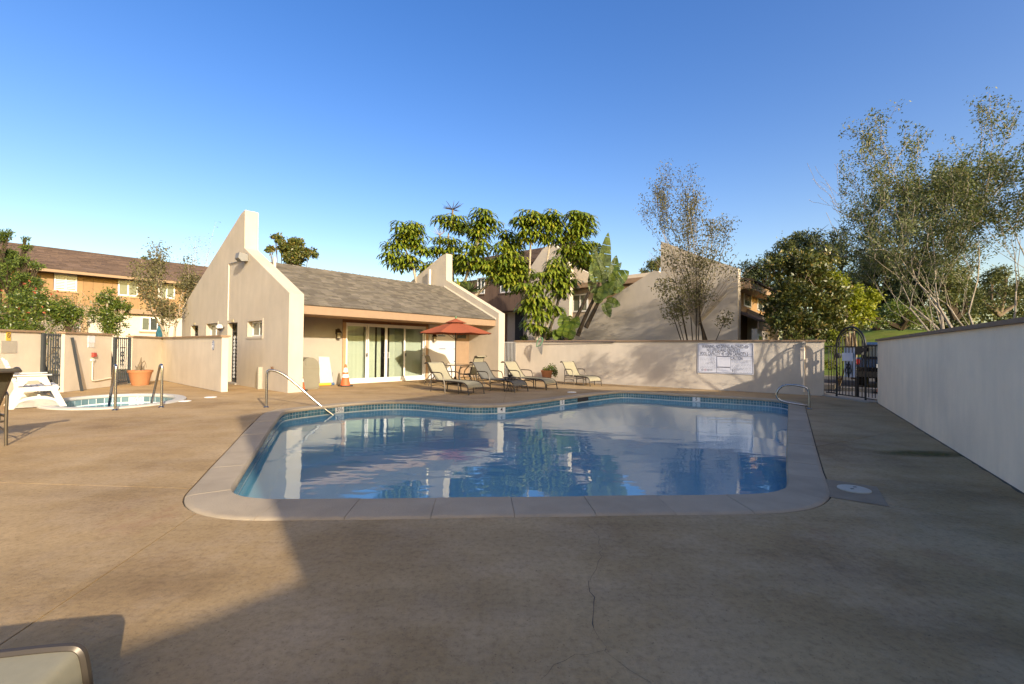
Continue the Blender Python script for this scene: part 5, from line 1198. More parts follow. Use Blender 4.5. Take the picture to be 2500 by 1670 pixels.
q = MB(); q.prism(f4, [(a-.045, z-.05), (a+.045, z-.05), (a+.02, z+.02), (a-.02, z+.02)], .0165, .019); q.prism(f4, [(a+.02*math.cos(t_), z+.05+.022*math.sin(t_)) for t_ in np.linspace(0, 6.283, 10, endpoint=False)], .0165, .019); q.fbox(f4, a-.05, a+.05, z-.085, z-.07, .0165, .019); q.build('figure', M['signwhite'], op)

# ------------------------------------------------------------------ street and parked car behind the arched gate
q = MB(); q.add([(10.2, 11.5, -.02), (40, 9, -.02), (60, 34, -.02), (11, 24, -.02)], [(0, 1, 2, 3)]); q.build('road', M['asphalt'], kind='structure')
q = MB(); q.box((9.75, 11.0, -.1), (11.4, 15.2, .02)); q.build('pavement', M['pave'], kind='structure')
q = MB(); kf = Fr((11.2, 15.6, 0), nrm([.8, -.6, 0]), nrm([.6, .8, 0]), ZUP); q.fbox(kf, 0, 3.0, 0, .5, -.02, .12); q.fbox(kf, -3.2, -.2, .9, 2.0, -.02, .14); q.build('kerb', M['pave'], kind='structure')
def car(x, y, d, label):
    t = thing('parked_car', label, 'car', (x, y, 0)); d = nrm([*d, 0]); r = np.array([d[1], -d[0], 0]); fr = Fr((x, y, 0), d, ZUP, r)   # a forward, b up, c right
    side = [(-2.25, .45), (-2.3, .75), (-2.22, 1.05), (-2.05, 1.12), (1.0, 1.05), (2.1, .92), (2.28, .70), (2.25, .40), (1.85, .32), (-1.9, .32)]
    q = MB(); q.prism(fr, side, -.90, .90); q.build('body', M['carpaint'], t)
    q = MB(); q.prism(fr, [(-2.12, 1.121), (-1.90, 1.62), (-1.6, 1.72), (.1, 1.72), (.45, 1.66), (1.1, 1.06)], -.74, .74); q.build('cabin', M['carpaint'], t)
    q = MB(); q.prism(Fr(fr.P(0, 0, 0), fr.C, nrm(fr.B*.49+fr.A*.22), -fr.A), [(-.62, 0), (.62, 0), (.55, .44), (-.55, .44)], 0, .01)
    for v in range(len(q.v)): q.v[v] = tuple(np.array(q.v[v])+fr.A*(-2.115)+fr.B*1.16)
    q.build('rear_window', M['pane'], t)
    for s in (-1, 1):
        q = MB(); q.fbox(fr, -1.7, .55, 1.16, 1.58, s*.742, s*.748); q.build('side_window', M['pane'], t)
        q = MB(); q.fbox(fr, -2.33, -2.24, .86, 1.06, s*.76, s*.89); q.build('tail_light', M['tail'], t)
        for a in (-1.38, 1.42):
            c = fr.P(a, .34, s*.80); q = MB(); q.tube([c-fr.C*.11, c+fr.C*.11], .34, 18); wh = q.build('wheel', M['rubber'], t, smooth=True)
            q = MB(); q.tube([c+fr.C*s*.112, c+fr.C*s*.118], .20, 14); q.build('rim', M['steel'], wh)
    q = MB(); q.fbox(fr, -2.335, -2.30, .74, .88, -.22, .22); q.build('number_plate', M['marker'], t)
    q = MB(); q.fbox(fr, -2.37, -2.27, .38, .58, -.86, .86); q.build('bumper', M['rubber'], t)
    return t
car(15.6, 18.6, (.75, .66), 'dark parked car seen from behind through the arched gate')
g = (12.05, 14.9); cone(g[0], g[1], .72, 'orange and white traffic cone standing outside behind the arched gate')

# ------------------------------------------------------------------ buildings behind
def boards(fr, u0, u1, z0, z1, w, mt, parent, c=0.0, holes=()):
    cuts = [u0+i*w for i in range(int((u1-u0)/w)+1)]+[u1]
    he = [x for h in holes for x in h[:2]]
    cuts = sorted([c_ for c_ in cuts if all(abs(c_-x) > .10 for x in he)]+[x for x in he if u0 < x < u1])
    for a, b in zip(cuts[:-1], cuts[1:]):
        segs = [(z0, z1)]; mid = (a+b)/2
        for (h0, h1, hz0, hz1) in holes:
            if h0 < mid < h1:
                segs = [s_ for (a_, b_) in segs for s_ in ((a_, min(b_, hz0)), (max(a_, hz1), b_)) if s_[1]-s_[0] > .02]
        for (a_, b_) in segs:
            q = MB(); q.fbox(fr, a, b-.012, a_, b_, c, c+.02); q.build('siding_board', mt, parent)
# --- orange townhouse at the left, parallel to the pool house
T0 = np.array([*ATY(85, 660, 23.0)[:2], 0]); TF = Fr(T0, D1, ZUP, N1)
th = thing('townhouse', 'orange board sided two storey townhouse with a long brown shingle roof at the left', 'building', T0)
ue0, ue1 = -9.0, 16.5
zf0, zf1 = TF.px(240, 674.5, .7)[1], TF.px(240, 667, .7)[1]
zb = TF.px(330, 764)[1]
q = MB(); q.fbox(TF, ue0, ue1, zb, zf1-.05, -7.5, -.001); q.build('upper_wall', M['siding_dark'], th)
q = MB(); q.fbox(TF, ue0, ue1, -.5, zb-.002, -7.5, -.25); q.build('lower_wall', M['lwhite'], th)
wins = []
for (x0, y0, x1, y1) in ((132, 668, 188, 711), (287.5, 684, 337, 724), (385.5, 693, 427, 729.5)):
    a0 = TF.px(x0, (y0+y1)/2)[0]; a1 = TF.px(x1, (y0+y1)/2)[0]; zc = TF.px((x0+x1)/2, (y0+y1)/2)[1]; hh = (TF.px((x0+x1)/2, y0+.5)[1]-TF.px((x0+x1)/2, y1)[1])/2-.02
    wins.append((a0, a1, zc-hh, zc+hh))
boards(TF, ue0, ue1, zb+.22, zf0+.3, .40, M['siding'], th, 0.0, [(a-.02, b+.02, c, d) for a, b, c, d in wins])
q = MB(); q.fbox(TF, ue0, ue1, zb-.05, zb+.22, -.24, .05); q.build('band_board', M['fascia'], th)
for k, (a, b, c, d) in enumerate(wins):
    window(th, TF, a, b, c, d, .003, 2, .07, pane=[M['pane'], M['pane']] if k == 0 else [M['pane_lt'], M['pane_lt']], sill=M['tan'])
    if k == 0:
        for j in range(9):
            q = MB(); z = c+.12+j*(d-c-.2)/8.5; q.fbox(TF, a+.08, b-.08, z, z+.045, .016, .022); q.build('shutter_slat', M['white'], th)
a0, a1 = TF.px(343, 790, -.25)[0], TF.px(387, 790, -.25)[0]; z0 = TF.px(365, 809, -.25)[1]; z1 = TF.px(365, 774, -.25)[1]
window(th, TF, a0, a1, z0, z1, -.247, 2, .08, pane=[M['pane_lt'], M['pane']], sill=M['tan'])
# roof
zr_ = TF.px(231, 617.5, -3.6)[1]
ridge = (-3.6, zr_); eave = (.70, zf1)
q = MB(); q.prism(Fr(TF.P(0, 0, 0), N1, ZUP, D1), [(.70, zf1-.02), (-3.6, zr_-.02), (-8.2, zf1-.4), (-8.2, zf1-.6), (-3.6, zr_-.25), (.68, zf1-.12)], ue0-.4, ue1+.4); rf = q.build('roof', M['shingle_far'], th)
q = MB(); sl = math.hypot(ridge[0]-eave[0], ridge[1]-eave[1]); sdr = nrm(N1*(ridge[0]-eave[0])+ZUP*(ridge[1]-eave[1])); snn = nrm(np.cross(D1, sdr)); 
if snn[2] < 0: snn = -snn
b0 = TF.P(0, zf1, .70); rows = int(sl/.21)
for i in range(rows):
    u = ue0-.4-rnd.uniform(0, .4)
    while u < ue1+.3:
        w = rnd.choice((.3, .42, .55)); fr = Fr(b0+D1*u+sdr*i*sl/rows, D1, sdr, snn); tt2 = rnd.uniform(.02, .035)
        q.add([fr.P(0, 0, -.01), fr.P(w-.01, 0, -.01), fr.P(w-.01, .23, -.005), fr.P(0, .23, -.005), fr.P(0, 0, tt2), fr.P(w-.01, 0, tt2), fr.P(w-.01, .23, .005), fr.P(0, .23, .005)], [(4,5,6,7), (0,1,5,4), (1,2,6,5), (3,0,4,7)]); u += w
q.build('shingle_field', M['shingle_far'], rf, kind='stuff')
q = MB(); q.fbox(TF, ue0-.4, ue1+.4, zf0, zf1-.025, .66, .70); q.fbox(TF, ue0-.4, ue1+.4, zf0+.05, zf0+.1, 0, .655); q.build('fascia', M['fascia'], th)
a0, a1 = TF.px(196, 800, -.25)[0], TF.px(199, 800, -.25)[0]; q = MB(); q.fbox(TF, a0, a0+.25, -.5, zb, -.24, .0); q.build('corner_post', M['tan'], th)
a0, a1 = TF.px(160, 800, -.24)[0], TF.px(192, 800, -.24)[0]; q = MB(); q.fbox(TF, a0, a1, -.4, zb-.3, -.245, -.2); q.build('garage_door', M['siding_dark'], th)
for y in (786, 792):
    a0, z = TF.px(202, y, -.24); q = MB(); q.fbox(TF, a0, a0+.28, z-.05, z+.05, -.249, -.21); q.build('house_number', M['iron'], th)
for x, y in ((188, 798), (195, 799)):
    a0, z = TF.px(x, y, -.1); q = MB(); q.fbox(TF, a0-.05, a0+.05, z-.05, z+.05, -.2, -.1); q.build('door_lamp', M['white'], th)
fp = ATY(393, 800, 25.0); fo = thing('folded_umbrella', 'folded teal patio umbrella standing by the lower window of the orange townhouse', 'umbrella', (fp[0], fp[1], 0))
q = MB(); q.lathe([(.06, 1.0), (.26, 1.25), (.22, 2.0), (.10, 2.45), (.0, 2.55)], (fp[0], fp[1], 0), 12); q.build('canopy', M['teal'], fo, smooth=True)
q = MB(); q.tube([(fp[0], fp[1], 0), (fp[0], fp[1], 1.1)], .03, 8); q.build('pole', M['grey'], fo)

# --- townhouse with the white wing in the middle, walls facing like the pool house gable
B0 = np.array([*ATY(1385, 800, 27.0)[:2], 0]); BF = Fr(B0, N1, ZUP, -D1)      # a to the right and nearer, c towards the camera
bh = thing('townhouse', 'brown and white townhouse with a tall sloping wing wall, behind the umbrella trees', 'building', B0)
def BP(x, y, c=0.0): return BF.px(x, y, c)
def outline(pts, c): return [tuple(BP(x, y, c)) for x, y in pts]
q = MB(); pts = outline([(1287, 690), (1290, 660), (1325, 608), (1347, 593), (1372, 612), (1392, 652), (1392, 800)], 0.0)
al, ar = BP(1287, 700)[0], BP(1388, 700)[0]
q.prism(BF, [(al, -.5), (ar, -.5)]+[p for p in reversed(pts[:-1])], -.35, 0.0); q.build('wing_wall', M['lwhite'], bh)
# lower part of the white slope to the right
pts = outline([(1384, 690), (1384, 640), (1440, 668), (1440, 690)], -.8)
q = MB(); q.prism(BF, pts, -1.1, -.8); q.build('wing_slope', M['lwhite'], bh)
# tan wall with window
a0, a1 = BP(1384, 750, -1.0)[0], BP(1600, 750, -1.0)[0]; zt_ = BP(1410, 700, -1.0)[1]
q = MB(); q.fbox(BF, a0, a1, -.5, zt_, -6.0, -1.0); q.build('right_wall', M['ltan'], bh)
q = MB(); zc0, zc1 = BP(1410, 703, -.5)[1], BP(1410, 692, -.5)[1]; q.fbox(BF, a0+.05, a1, zc0, zc1, -1.0, -.5); q.build('fascia', M['cap'], bh)
q = MB(); a2 = BP(1500, 690, -.6)[0]; q.prism(BF, [(a2, zc1+.01), (a1+.2, zc1+.01), (a1+.2, BP(1560, 668, -1)[1]), (a2, BP(1560, 670, -1)[1])], -5.5, -.9); q.build('parapet', M['lwhite'], bh)
a2, a3 = BP(1398, 740, -1.0)[0], BP(1436, 740, -1.0)[0]; window(bh, BF, a2, a3, BP(1415, 762, -1)[1], BP(1415, 718, -1)[1], -.997, 2, .09, pane=[M['pane_lt'], M['pane_lt']])
# brown recessed wall
a0, a1 = BP(1085, 700, -2.2)[0], al+.1; zb0, zb1 = BP(1200, 762, -2.2)[1], BP(1250, 672, -2.2)[1]
q = MB(); q.fbox(BF, a0, a1, zb0, zb1, -8, -2.2); q.build('upper_wall', M['siding_dark'], bh)
wl_ = []
for x0, y0, x1, y1 in ((1166, 678, 1184, 718), (1222, 688, 1263, 714)):
    wl_.append((BP(x0, 700, -2.2)[0], BP(x1, 700, -2.2)[0], BP((x0+x1)/2, y1, -2.2)[1], BP((x0+x1)/2, y0, -2.2)[1]))
boards(BF, a0, a1, zb0+.05, zb1, .42, M['siding_dark'], bh, -2.198, [(a-.03, b+.03, c, d) for a, b, c, d in wl_])
for a, b, c, d in wl_: window(bh, BF, a, b, c, d, -2.195, 2, .08, pane=M['pane'], sill=M['siding_dark'])
q = MB(); q.fbox(BF, a0, a1, -.5, zb0-.002, -8, -3.0); q.build('lower_wall', M['ltan'], bh)
a2, a3 = BP(1258, 800, -3.0)[0], BP(1277, 800, -3.0)[0]; q = MB(); q.fbox(BF, a2, a3, -.4, zb0-.05, -3.0, -2.96); q.build('entry_door', M['dark'], bh)
a2, a3 = BP(1230, 800, -3.0)[0], BP(1238, 800, -3.0)[0]; q = MB(); q.fbox(BF, a2, a3, -.4, zb0-.1, -3.0, -2.94); q.build('door_jamb', M['brown'], bh)
# brown roof rising to the white wing
zr0, zr1 = BP(1266, 640, -1.7)[1], BP(1300, 604, -4.5)[1]
q = MB(); q.prism(Fr(BF.P(0, 0, 0), BF.C, ZUP, BF.A), [(-1.6, zr0-.15), (-1.6, zr0), (-5.0, zr1), (-9, zr0), (-9, zr0-.2), (-5.0, zr1-.2)], a0, al+.6); rf2 = q.build('roof', M['shingle_far'], bh)
q = MB(); sl = math.hypot(3.4, zr1-zr0); sdr = nrm(-BF.C*3.4+ZUP*(zr1-zr0)); snn = nrm(np.cross(BF.A, sdr)); snn = snn if snn[2] > 0 else -snn; rows = int(sl/.22)
for i in range(rows):
    u = a0
    while u < al+.5:
        w = rnd.choice((.3, .42, .55)); fr = Fr(BF.P(u, zr0, -1.6)+sdr*i*sl/rows, BF.A, sdr, snn); t2 = rnd.uniform(.02, .04)
        q.add([fr.P(0, 0, -.01), fr.P(w-.01, 0, -.01), fr.P(w-.01, .24, -.005), fr.P(0, .24, -.005), fr.P(0, 0, t2), fr.P(w-.01, 0, t2), fr.P(w-.01, .24, .005), fr.P(0, .24, .005)], [(4,5,6,7), (0,1,5,4), (1,2,6,5), (3,0,4,7)]); u += w
q.build('shingle_field', M['shingle_far'], rf2, kind='stuff')

# --- garage with the big pointed wall right behind the far wall
YR = 18.0; R0 = np.array([.4928*YR, YR, 0]); KF = Fr(R0, N1, ZUP, -D1)       # a negative to the left and away, c towards the camera
ga = thing('garage_building', 'tan stucco garage building with a tall pointed wall behind the thin tree, dappled by shade', 'building', R0)
KP = lambda x, y, c=0.0: KF.px(x, y, c)
op_ = [tuple(KP(*p)) for p in ((1396, 787), (1591, 662), (1594, 661), (1613, 661), (1613, 589), (1640, 598), (1699, 622), (1801, 655))]
op_ = [tuple(KP(*p)) for p in ((1396, 787), (1597, 660), (1613, 666), (1613, 589), (1640, 598), (1699, 621), (1801, 655))]
aL = op_[0][0]
q = MB(); q.prism(KF, [(0, -.5), (0, op_[-1][1])]+list(reversed(op_[:-1]))+[(aL, -.5)], -.4, 0.0); q.build('gable_wall', M['stucco'], ga)
GFm = Fr(R0, D1, ZUP, N1)                                                    # facade to the right: a along, c out
q = MB(); q.fbox(GFm, .42, 9, -.5, 4.3, -6, -.30); q.build('upper_wall', M['siding'], ga)
zu = GFm.px(1830, 695, .35)[1]; q = MB(); q.fbox(GFm, .41, 9, zu-.12, zu+.16, -.3, .35); q.build('upper_fascia', M['fascia'], ga)
q = MB(); q.prism(Fr(GFm.P(0, 0, 0), N1, ZUP, D1), [(.45, zu+.165), (.45, zu+.23), (-.8, zu+.55), (-.8, zu+.4)], .42, 9.2); q.build('roof', M['shingle_far'], ga)
for x0, x1 in ((1815, 1832), (1848, 1862)):
    a0, a1 = GFm.px(x0, 740, -.3)[0], GFm.px(x1, 740, -.3)[0]; window(ga, GFm, a0, a1, GFm.px(1830, 752, -.3)[1], GFm.px(1830, 716, -.3)[1], -.297, 1, .06, pane=M['pane'])
# lower garage front with wing wall
ul = GFm.px(1868, 800, 1.0)[0]; ul = 2.6
zc0, zc1 = GFm.px(1840, 797, .9)[1], GFm.px(1840, 778, .9)[1]
q = MB(); q.fbox(GFm, .42, ul, -.5, zc0, .4, .6); q.build('garage_front', M['lwhite'], ga)
q = MB(); q.fbox(GFm, .42, ul, zc0-.02, zc1, .601, .66); q.build('garage_fascia', M['fascia'], ga)
q = MB(); q.prism(Fr(GFm.P(0, 0, 0), N1, ZUP, D1), [(.68, zc1+.01), (.68, zc1+.05), (-.29, zc1+.55), (-.29, zc1+.45)], .42, ul); q.build('garage_roof', M['shingle_far'], ga)
q = MB(); q.prism(Fr(GFm.P(0, 0, 0), N1, ZUP, D1), [(.9, -.5), (.9, zc1+.10), (-.28, zc1+.72), (-.28, -.5)], ul, ul+.32); q.build('wing_wall', M['stucco'], ga)
a0, a1 = GFm.px(1803, 820, .6)[0], GFm.px(1856, 820, .6)[0]; zg = GFm.px(1830, 812, .6)[1]
q = MB(); q.fbox(GFm, max(.45, a0), a1, -.5, zg, .602, .63); gd_ = q.build('garage_door', M['white'], ga)
for k in range(4):
    a = max(.45, a0)+.12+k*(a1-max(.45, a0)-.15)/4; q = MB(); q.fbox(GFm, a, a+.22, zg-.33, zg-.10, .631, .64); q.build('door_light', M['pane'], gd_)

# --- building behind the camera that shades the right half of the deck (its outline is what the shadow shows)
def from_shadow(g, z):
    k = z/math.tan(SUN_EL); return np.array([g[0]-math.sin(SUN_AZ)*k, g[1]-math.cos(SUN_AZ)*k])
ZL = 3.0
P1g = G(736, 1417)[:2]; P5g = G(583, 1015)[:2]
W1 = from_shadow(P1g, ZL); sh_len = np.linalg.norm(P5g-P1g); ZT = ZL + sh_len*math.tan(SUN_EL)
SFm = Fr((*W1, 0), D1, ZUP, N1)
nh = thing('clubhouse', 'two storey stucco building behind the camera whose shadow covers the right half of the deck', 'building', (*W1, 0))
TOSUN = np.array([-math.sin(SUN_AZ), -math.cos(SUN_AZ), 0])
def roofline(px, py):                                  # which point of the roof edge throws its shadow on this spot of the deck
    g = G(px, py)[:2]-W1; sh = np.array([math.sin(SUN_AZ), math.cos(SUN_AZ)]); d = D1[:2]; k = (g[0]*d[1]-g[1]*d[0])/(sh[0]*d[1]-sh[1]*d[0])
    return ((g-sh*k)@d, k*math.tan(SUN_EL))
top = [roofline(*p) for p in ((583, 1015), (640, 1008), (1025, 970), (1095, 960), (1182, 947), (1280, 944), (1360, 947), (1490, 953))]
top[0] = (0, top[0][1]); zl_ = top[-1][1]; al_ = top[-1][0]
q = MB(); q.prism(Fr(SFm.O, D1, ZUP, TOSUN), [(-3.2, -.3), (-3.2, ZL), (0, ZL)]+top+[(al_+4, zl_-1.4), (al_+10, zl_-1.6), (al_+10, -.3)], 0, 4.0); q.build('wall_body', M['wall_cream'], nh)
for a in (3, 7, 11): window(nh, Fr(SFm.O, SFm.A, SFm.B, -SFm.C), a, a+1.4, 1.0, 2.2, .003, 2, .07, pane=M['pane'], sill=M['tan'])

# ------------------------------------------------------------------ vegetation
def quads_obj(name, V, mt, parent):
    """V: (n,4,3) world quads -> one mesh"""
    V = np.asarray(V, np.float32); n = len(V); org = worg(parent).astype(np.float32)
    me = bpy.data.meshes.new(name); me.vertices.add(n*4); me.vertices.foreach_set('co', (V-org).reshape(-1))
    me.loops.add(n*4); me.loops.foreach_set('vertex_index', np.arange(n*4, dtype=np.int32))
    me.polygons.add(n); me.polygons.foreach_set('loop_start', np.arange(0, n*4, 4, dtype=np.int32)); me.polygons.foreach_set('loop_total', np.full(n, 4, np.int32))
    me.update(calc_edges=True); me.validate(); me.materials.append(mt)
    ob = bpy.data.objects.new(name, me); COL.objects.link(ob); ob.parent = parent; return ob
def leaves(P, size, rg, aspect=.42, droop=.2, jit=.3, spread=None):
    """one diamond leaf per point"""
    n = len(P); d = rg.normal(size=(n, 3)); d[:, 2] -= droop; d /= np.linalg.norm(d, axis=1)[:, None]
    e = rg.normal(size=(n, 3)); e -= d*(d*e).sum(1)[:, None]; e /= np.linalg.norm(e, axis=1)[:, None]
    s = size*(1+jit*rg.uniform(-1, 1, n))[:, None]; P = np.asarray(P)
    return np.stack([P, P+d*s*.45+e*s*aspect*.5, P+d*s, P+d*s*.45-e*s*aspect*.5], 1)
def branchy(mb, p, d, L, r, depth, rg, tips, spread=.5, up=.25, kids=(2, 3), shrink=.68, n=6, segs=4, wob=.12, mids=True, ld=1):
    pts = [np.array(p, float)]; rs = [r]; d = nrm(d)
    for i in range(segs):
        d = nrm(d + rg.normal(size=3)*wob + np.array([0, 0, up*.25])); pts.append(pts[-1]+d*L/segs); rs.append(max(.0045, r*(1-.55*(i+1)/segs)))
    mb.tube(pts, rs, n if depth > 1 else max(4, n-2))
    if depth <= ld and mids: tips += pts[1:]
    if depth == 0: tips.append(pts[-1]); return
    k = rg.integers(kids[0], kids[1]+1)
    for j in range(k):
        at = pts[-1] if j == 0 else pts[rg.integers(max(1, segs//2), segs+1)]
        a = rg.normal(size=3); a -= d*(a@d); a = nrm(a)
        nd = nrm(d + a*spread*(.5+rg.random()) + np.array([0, 0, up]))
        branchy(mb, at, nd, L*shrink*(.8+.4*rg.random()), rs[-1]*.8 if j == 0 else rs[-1]*.62, depth-1, rg, tips, spread, up, kids, shrink, n, segs, wob, mids, ld)
def airy_tree(name, label, cat, base, trunks, leafm, barkm, leaf, per_tip, seed, sigma, depth=4, spread=.45, up=.25, kids=(2, 3), shrink=.7, group=None, zmin=-9, droop=.3, aspect=.4, filt=None, ld=1):
    rg = np.random.default_rng(seed); t = thing(name, label, cat, base, group); mb = MB(); tips = []
    for off_, d, L, r in trunks: branchy(mb, np.array(base)+off_, d, L, r, depth, rg, tips, spread, up, kids, shrink, ld=ld)
    mb.build('trunk', barkm, t, smooth=True)
    T = np.array(tips); T = T[T[:, 2] > zmin]
    P = np.repeat(T, per_tip, 0) + rg.normal(size=(len(T)*per_tip, 3))*sigma
    if filt is not None: P = P[filt(P)]
    quads_obj('crown', leaves(P, leaf, rg, aspect, droop), leafm, t); return t
def clump_points(cs, n, rg, shell=.55):
    """points in the outer part of several ellipsoids: (x,y,z,rx,ry,rz)"""
    out = []
    vol = np.array([c[3]*c[4]*c[5] for c in cs])**.67; vol /= vol.sum()
    for c, v in zip(cs, vol):
        k = int(n*v); d = rg.normal(size=(k, 3)); d /= np.linalg.norm(d, axis=1)[:, None]
        rr = (shell+(1-shell)*rg.random(k)**.6)*(1+.12*rg.normal(size=k)); out.append(np.array(c[:3])+d*rr[:, None]*np.array(c[3:6]))
    return np.concatenate(out)
def dense_tree(name, label, cat, base, cs, nleaf, size, leafm, barkm, seed, droop=.1, aspect=.45, group=None, shell=.5, trunk_r=.12, sub=9, subr=.33):
    rg = np.random.default_rng(seed); t = thing(name, label, cat, base, group); mb = MB(); b = np.array(base, float)
    fine = []
    for c in cs:
        c = np.array(c, float); mid = (b+c[:3])/2+rg.normal(size=3)*.15; mid[2] = b[2]*.5+c[2]*.5
        mb.tube([b, mid, c[:3]+[0, 0, c[5]*.3]], [trunk_r, trunk_r*.6, trunk_r*.15], 6)
        for _ in range(4): e = c[:3]+rg.normal(size=3)*c[3:6]*.55; mb.tube([mid*.4+c[:3]*.6, (c[:3]+e)/2, e], [trunk_r*.35, trunk_r*.2, .01], 5)
        k = max(3, int(sub)); d = rg.normal(size=(k, 3)); d /= np.linalg.norm(d, axis=1)[:, None]
        for q in d: fine.append((*(c[:3]+q*c[3:6]*.75*(.6+.5*rg.random())), *(c[3:6]*subr*(.7+.7*rg.random()))))
    mb.build('trunk', barkm, t, smooth=True)
    P = np.concatenate([clump_points(fine, int(nleaf*.85), rg, shell), clump_points(cs, int(nleaf*.15), rg, .3)])
    P = P[P[:, 2] > b[2]+.05]
    quads_obj('crown', leaves(P, size, rg, aspect, droop), leafm, t); return t
def pxc(px, py, Y, r, ry=None, squash=.9):      # ellipsoid whose outline is a circle of r photo pixels at depth Y
    c = ATY(px, py, Y); m_ = r*Y/F_PX; return (*c, m_, m_*(ry or .9), m_*squash)

# four airy pale trunked trees beyond the right wall
BR = [((2347, 795), 10.8, (-.20, .0, 1), 2.3, .060, 'leftmost airy tree beyond the right wall, branches reaching left over the deck', 21, 1.9),
      ((2408, 780), 10.6, (-.05, .1, 1), 2.6, .068, 'tallest pale trunked airy tree beyond the right wall, second trunk from the left', 22, 3.2),
      ((2440, 775), 11.8, (-.02, .1, 1), 2.5, .055, 'slender pale tree just right of the tallest airy tree beyond the right wall', 23, 2.6),
      ((2490, 770), 10.3, (.06, .0, 1), 2.4, .060, 'pale trunked airy tree at the right edge of the photo', 24, 3.7)]
for (p, Y, d, L, r, lab, sd_, zm) in BR:
    b = ATY(*p, Y); b[2] = 0
    airy_tree('airy_tree', lab, 'tree', b, [(np.zeros(3), d, L, r), (np.array([.04, .05, .9]), (d[0]-.35, d[1]+.2, .9), L*.8, r*.55)], M['lf_tall'], M['bark_pale'], .068, 11, sd_, .075, depth=5, spread=.60, up=.22, kids=(2, 3), shrink=.71, ld=3, group='airy trees beyond the right wall', zmin=zm, filt=lambda P: (P[:, 0]/P[:, 1] > .715))
# thin two-trunk tree in front of the garage wall
b = ATY(1742, 830, 16.6); b[2] = 0
airy_tree('sparse_tree', 'thin two trunked tree with sparse dry leaves in front of the pointed garage wall', 'tree', b,
          [(np.array([-.12, 0, 0]), (-.03, 0, 1), 2.7, .085), (np.array([.18, .1, 0]), (.07, 0, 1), 2.7, .075)], M['lf_dry'], M['bark_dark'], .085, 4, 31, .09, depth=5, spread=.50, up=.30, kids=(2, 3), shrink=.71, zmin=1.7, droop=.3, ld=3)
rg = np.random.default_rng(5)
low = thing('shrub', 'dense grey green leafy growth around the sparse tree before the garage wall', 'shrub', ATY(1700, 830, 16.9)*[1, 1, 0])
cs = [pxc(1680, 690, 16.9, 52), pxc(1660, 730, 16.7, 50), pxc(1650, 760, 16.6, 40), pxc(1710, 720, 16.7, 40), pxc(1640, 640, 16.9, 28), pxc(1770, 780, 16.6, 26), pxc(1700, 640, 16.7, 34), pxc(1620, 700, 16.7, 30)]
cs2 = [pxc(1665, 610, 16.6, 40), pxc(1700, 570, 16.6, 46), pxc(1745, 625, 16.6, 48), pxc(1685, 510, 16.6, 40), pxc(1790, 660, 16.6, 40), pxc(1615, 620, 16.6, 28), pxc(1760, 560, 16.6, 36), pxc(1720, 660, 16.6, 46), pxc(1830, 690, 16.6, 28), pxc(1620, 560, 16.6, 22)]
mb = MB(); bb = np.array(low.location)
for c in cs: mb.tube([bb, (bb+np.array(c[:3]))/2, c[:3]], [.03, .02, .008], 5)
mb.build('stem', M['bark_dark'], low); mb = MB()
for c in cs2:
    for _ in range(5): e_ = np.array(c[:3])+rg.normal(size=3)*c[3]*.5; m_ = (bb*[1, 1, 0]+[0, 0, 3.0])*.4+e_*.6; mb.tube([bb*[1, 1, 0]+[0, 0, 2.2], m_+rg.normal(size=3)*.08, e_], [.022, .012, .004], 4)
mb.build('twig', M['bark_pale'], low)
P = np.concatenate([clump_points(cs, 3600, rg, .15), clump_points(cs2, 1500, rg, .1)]); quads_obj('foliage', leaves(P, .10, rg, .42, .3), M['lf_dry'], low)
# magnolia right of the garage
b = ATY(1940, 835, 17.6); b[2] = 0
dense_tree('magnolia_tree', 'dense glossy magnolia tree between the garage and the arched gate', 'tree', b,
           [pxc(*p) for p in ((1960, 660, 17.6, 70), (1905, 720, 17.3, 60), (2010, 720, 17.8, 62), (1950, 750, 17.2, 75), (1930, 800, 17.0, 60), (2010, 790, 17.4, 58), (1985, 640, 18, 55), (1900, 660, 17.7, 42))], 19000, .15, M['lf_mag'], M['bark'], 41, .1, .42)
b = ATY(2085, 830, 21); b[2] = .1
dense_tree('yellow_green_tree', 'bright yellow green leafy tree behind the arched gate', 'tree', b, [pxc(*p) for p in ((2075, 760, 21, 52), (2100, 730, 21.4, 42), (2060, 720, 21.5, 36), (2040, 690, 22, 30))], 6500, .15, M['lf_yel'], M['bark'], 42)
b = ATY(2050, 850, 18.2); b[2] = 0
dense_tree('hedge_plant', 'dry yellowish shrub beside the far wall end behind the arched gate', 'shrub', b, [pxc(*p) for p in ((2035, 850, 15.6, 20), (2040, 820, 15.6, 16), (2030, 890, 15.5, 18))], 1200, .07, M['lf_yel'], M['bark'], 43, trunk_r=.03)
# dark pines and background trees on the right
def pine(label, base_px, Y, cs, n, seed, lm='lf_pine', size=.30, bm='bark_dark', tr=.25, name='pine_tree', grp='background trees to the right'):
    b = ATY(*base_px, Y); dense_tree(name, label, 'tree', b, [pxc(*c) for c in cs], n, size, M[lm], M[bm], seed, .0, .35, grp, .45, tr, 8, .36)
pine('tall dark pine rising right behind the magnolia tree', (2020, 830), 44, [(1995, 600, 44, 48), (2035, 590, 44, 40), (2060, 625, 44, 38), (2020, 660, 44, 50), (1970, 590, 45, 36)], 6000, 51)
pine('broad dark pine left of centre in the grove behind the arched gate', (2140, 810), 40, [(2140, 650, 40, 48), (2170, 640, 40, 42), (2110, 690, 40, 45), (2150, 720, 40, 55), (2120, 640, 41, 30)], 7000, 52)
pine('dark pine with gaps of sky in the middle of the right hand grove', (2230, 790), 38, [(2215, 650, 38, 45), (2255, 640, 38, 42), (2240, 690, 38, 50), (2210, 720, 38, 50), (2280, 690, 38, 40)], 7000, 53)
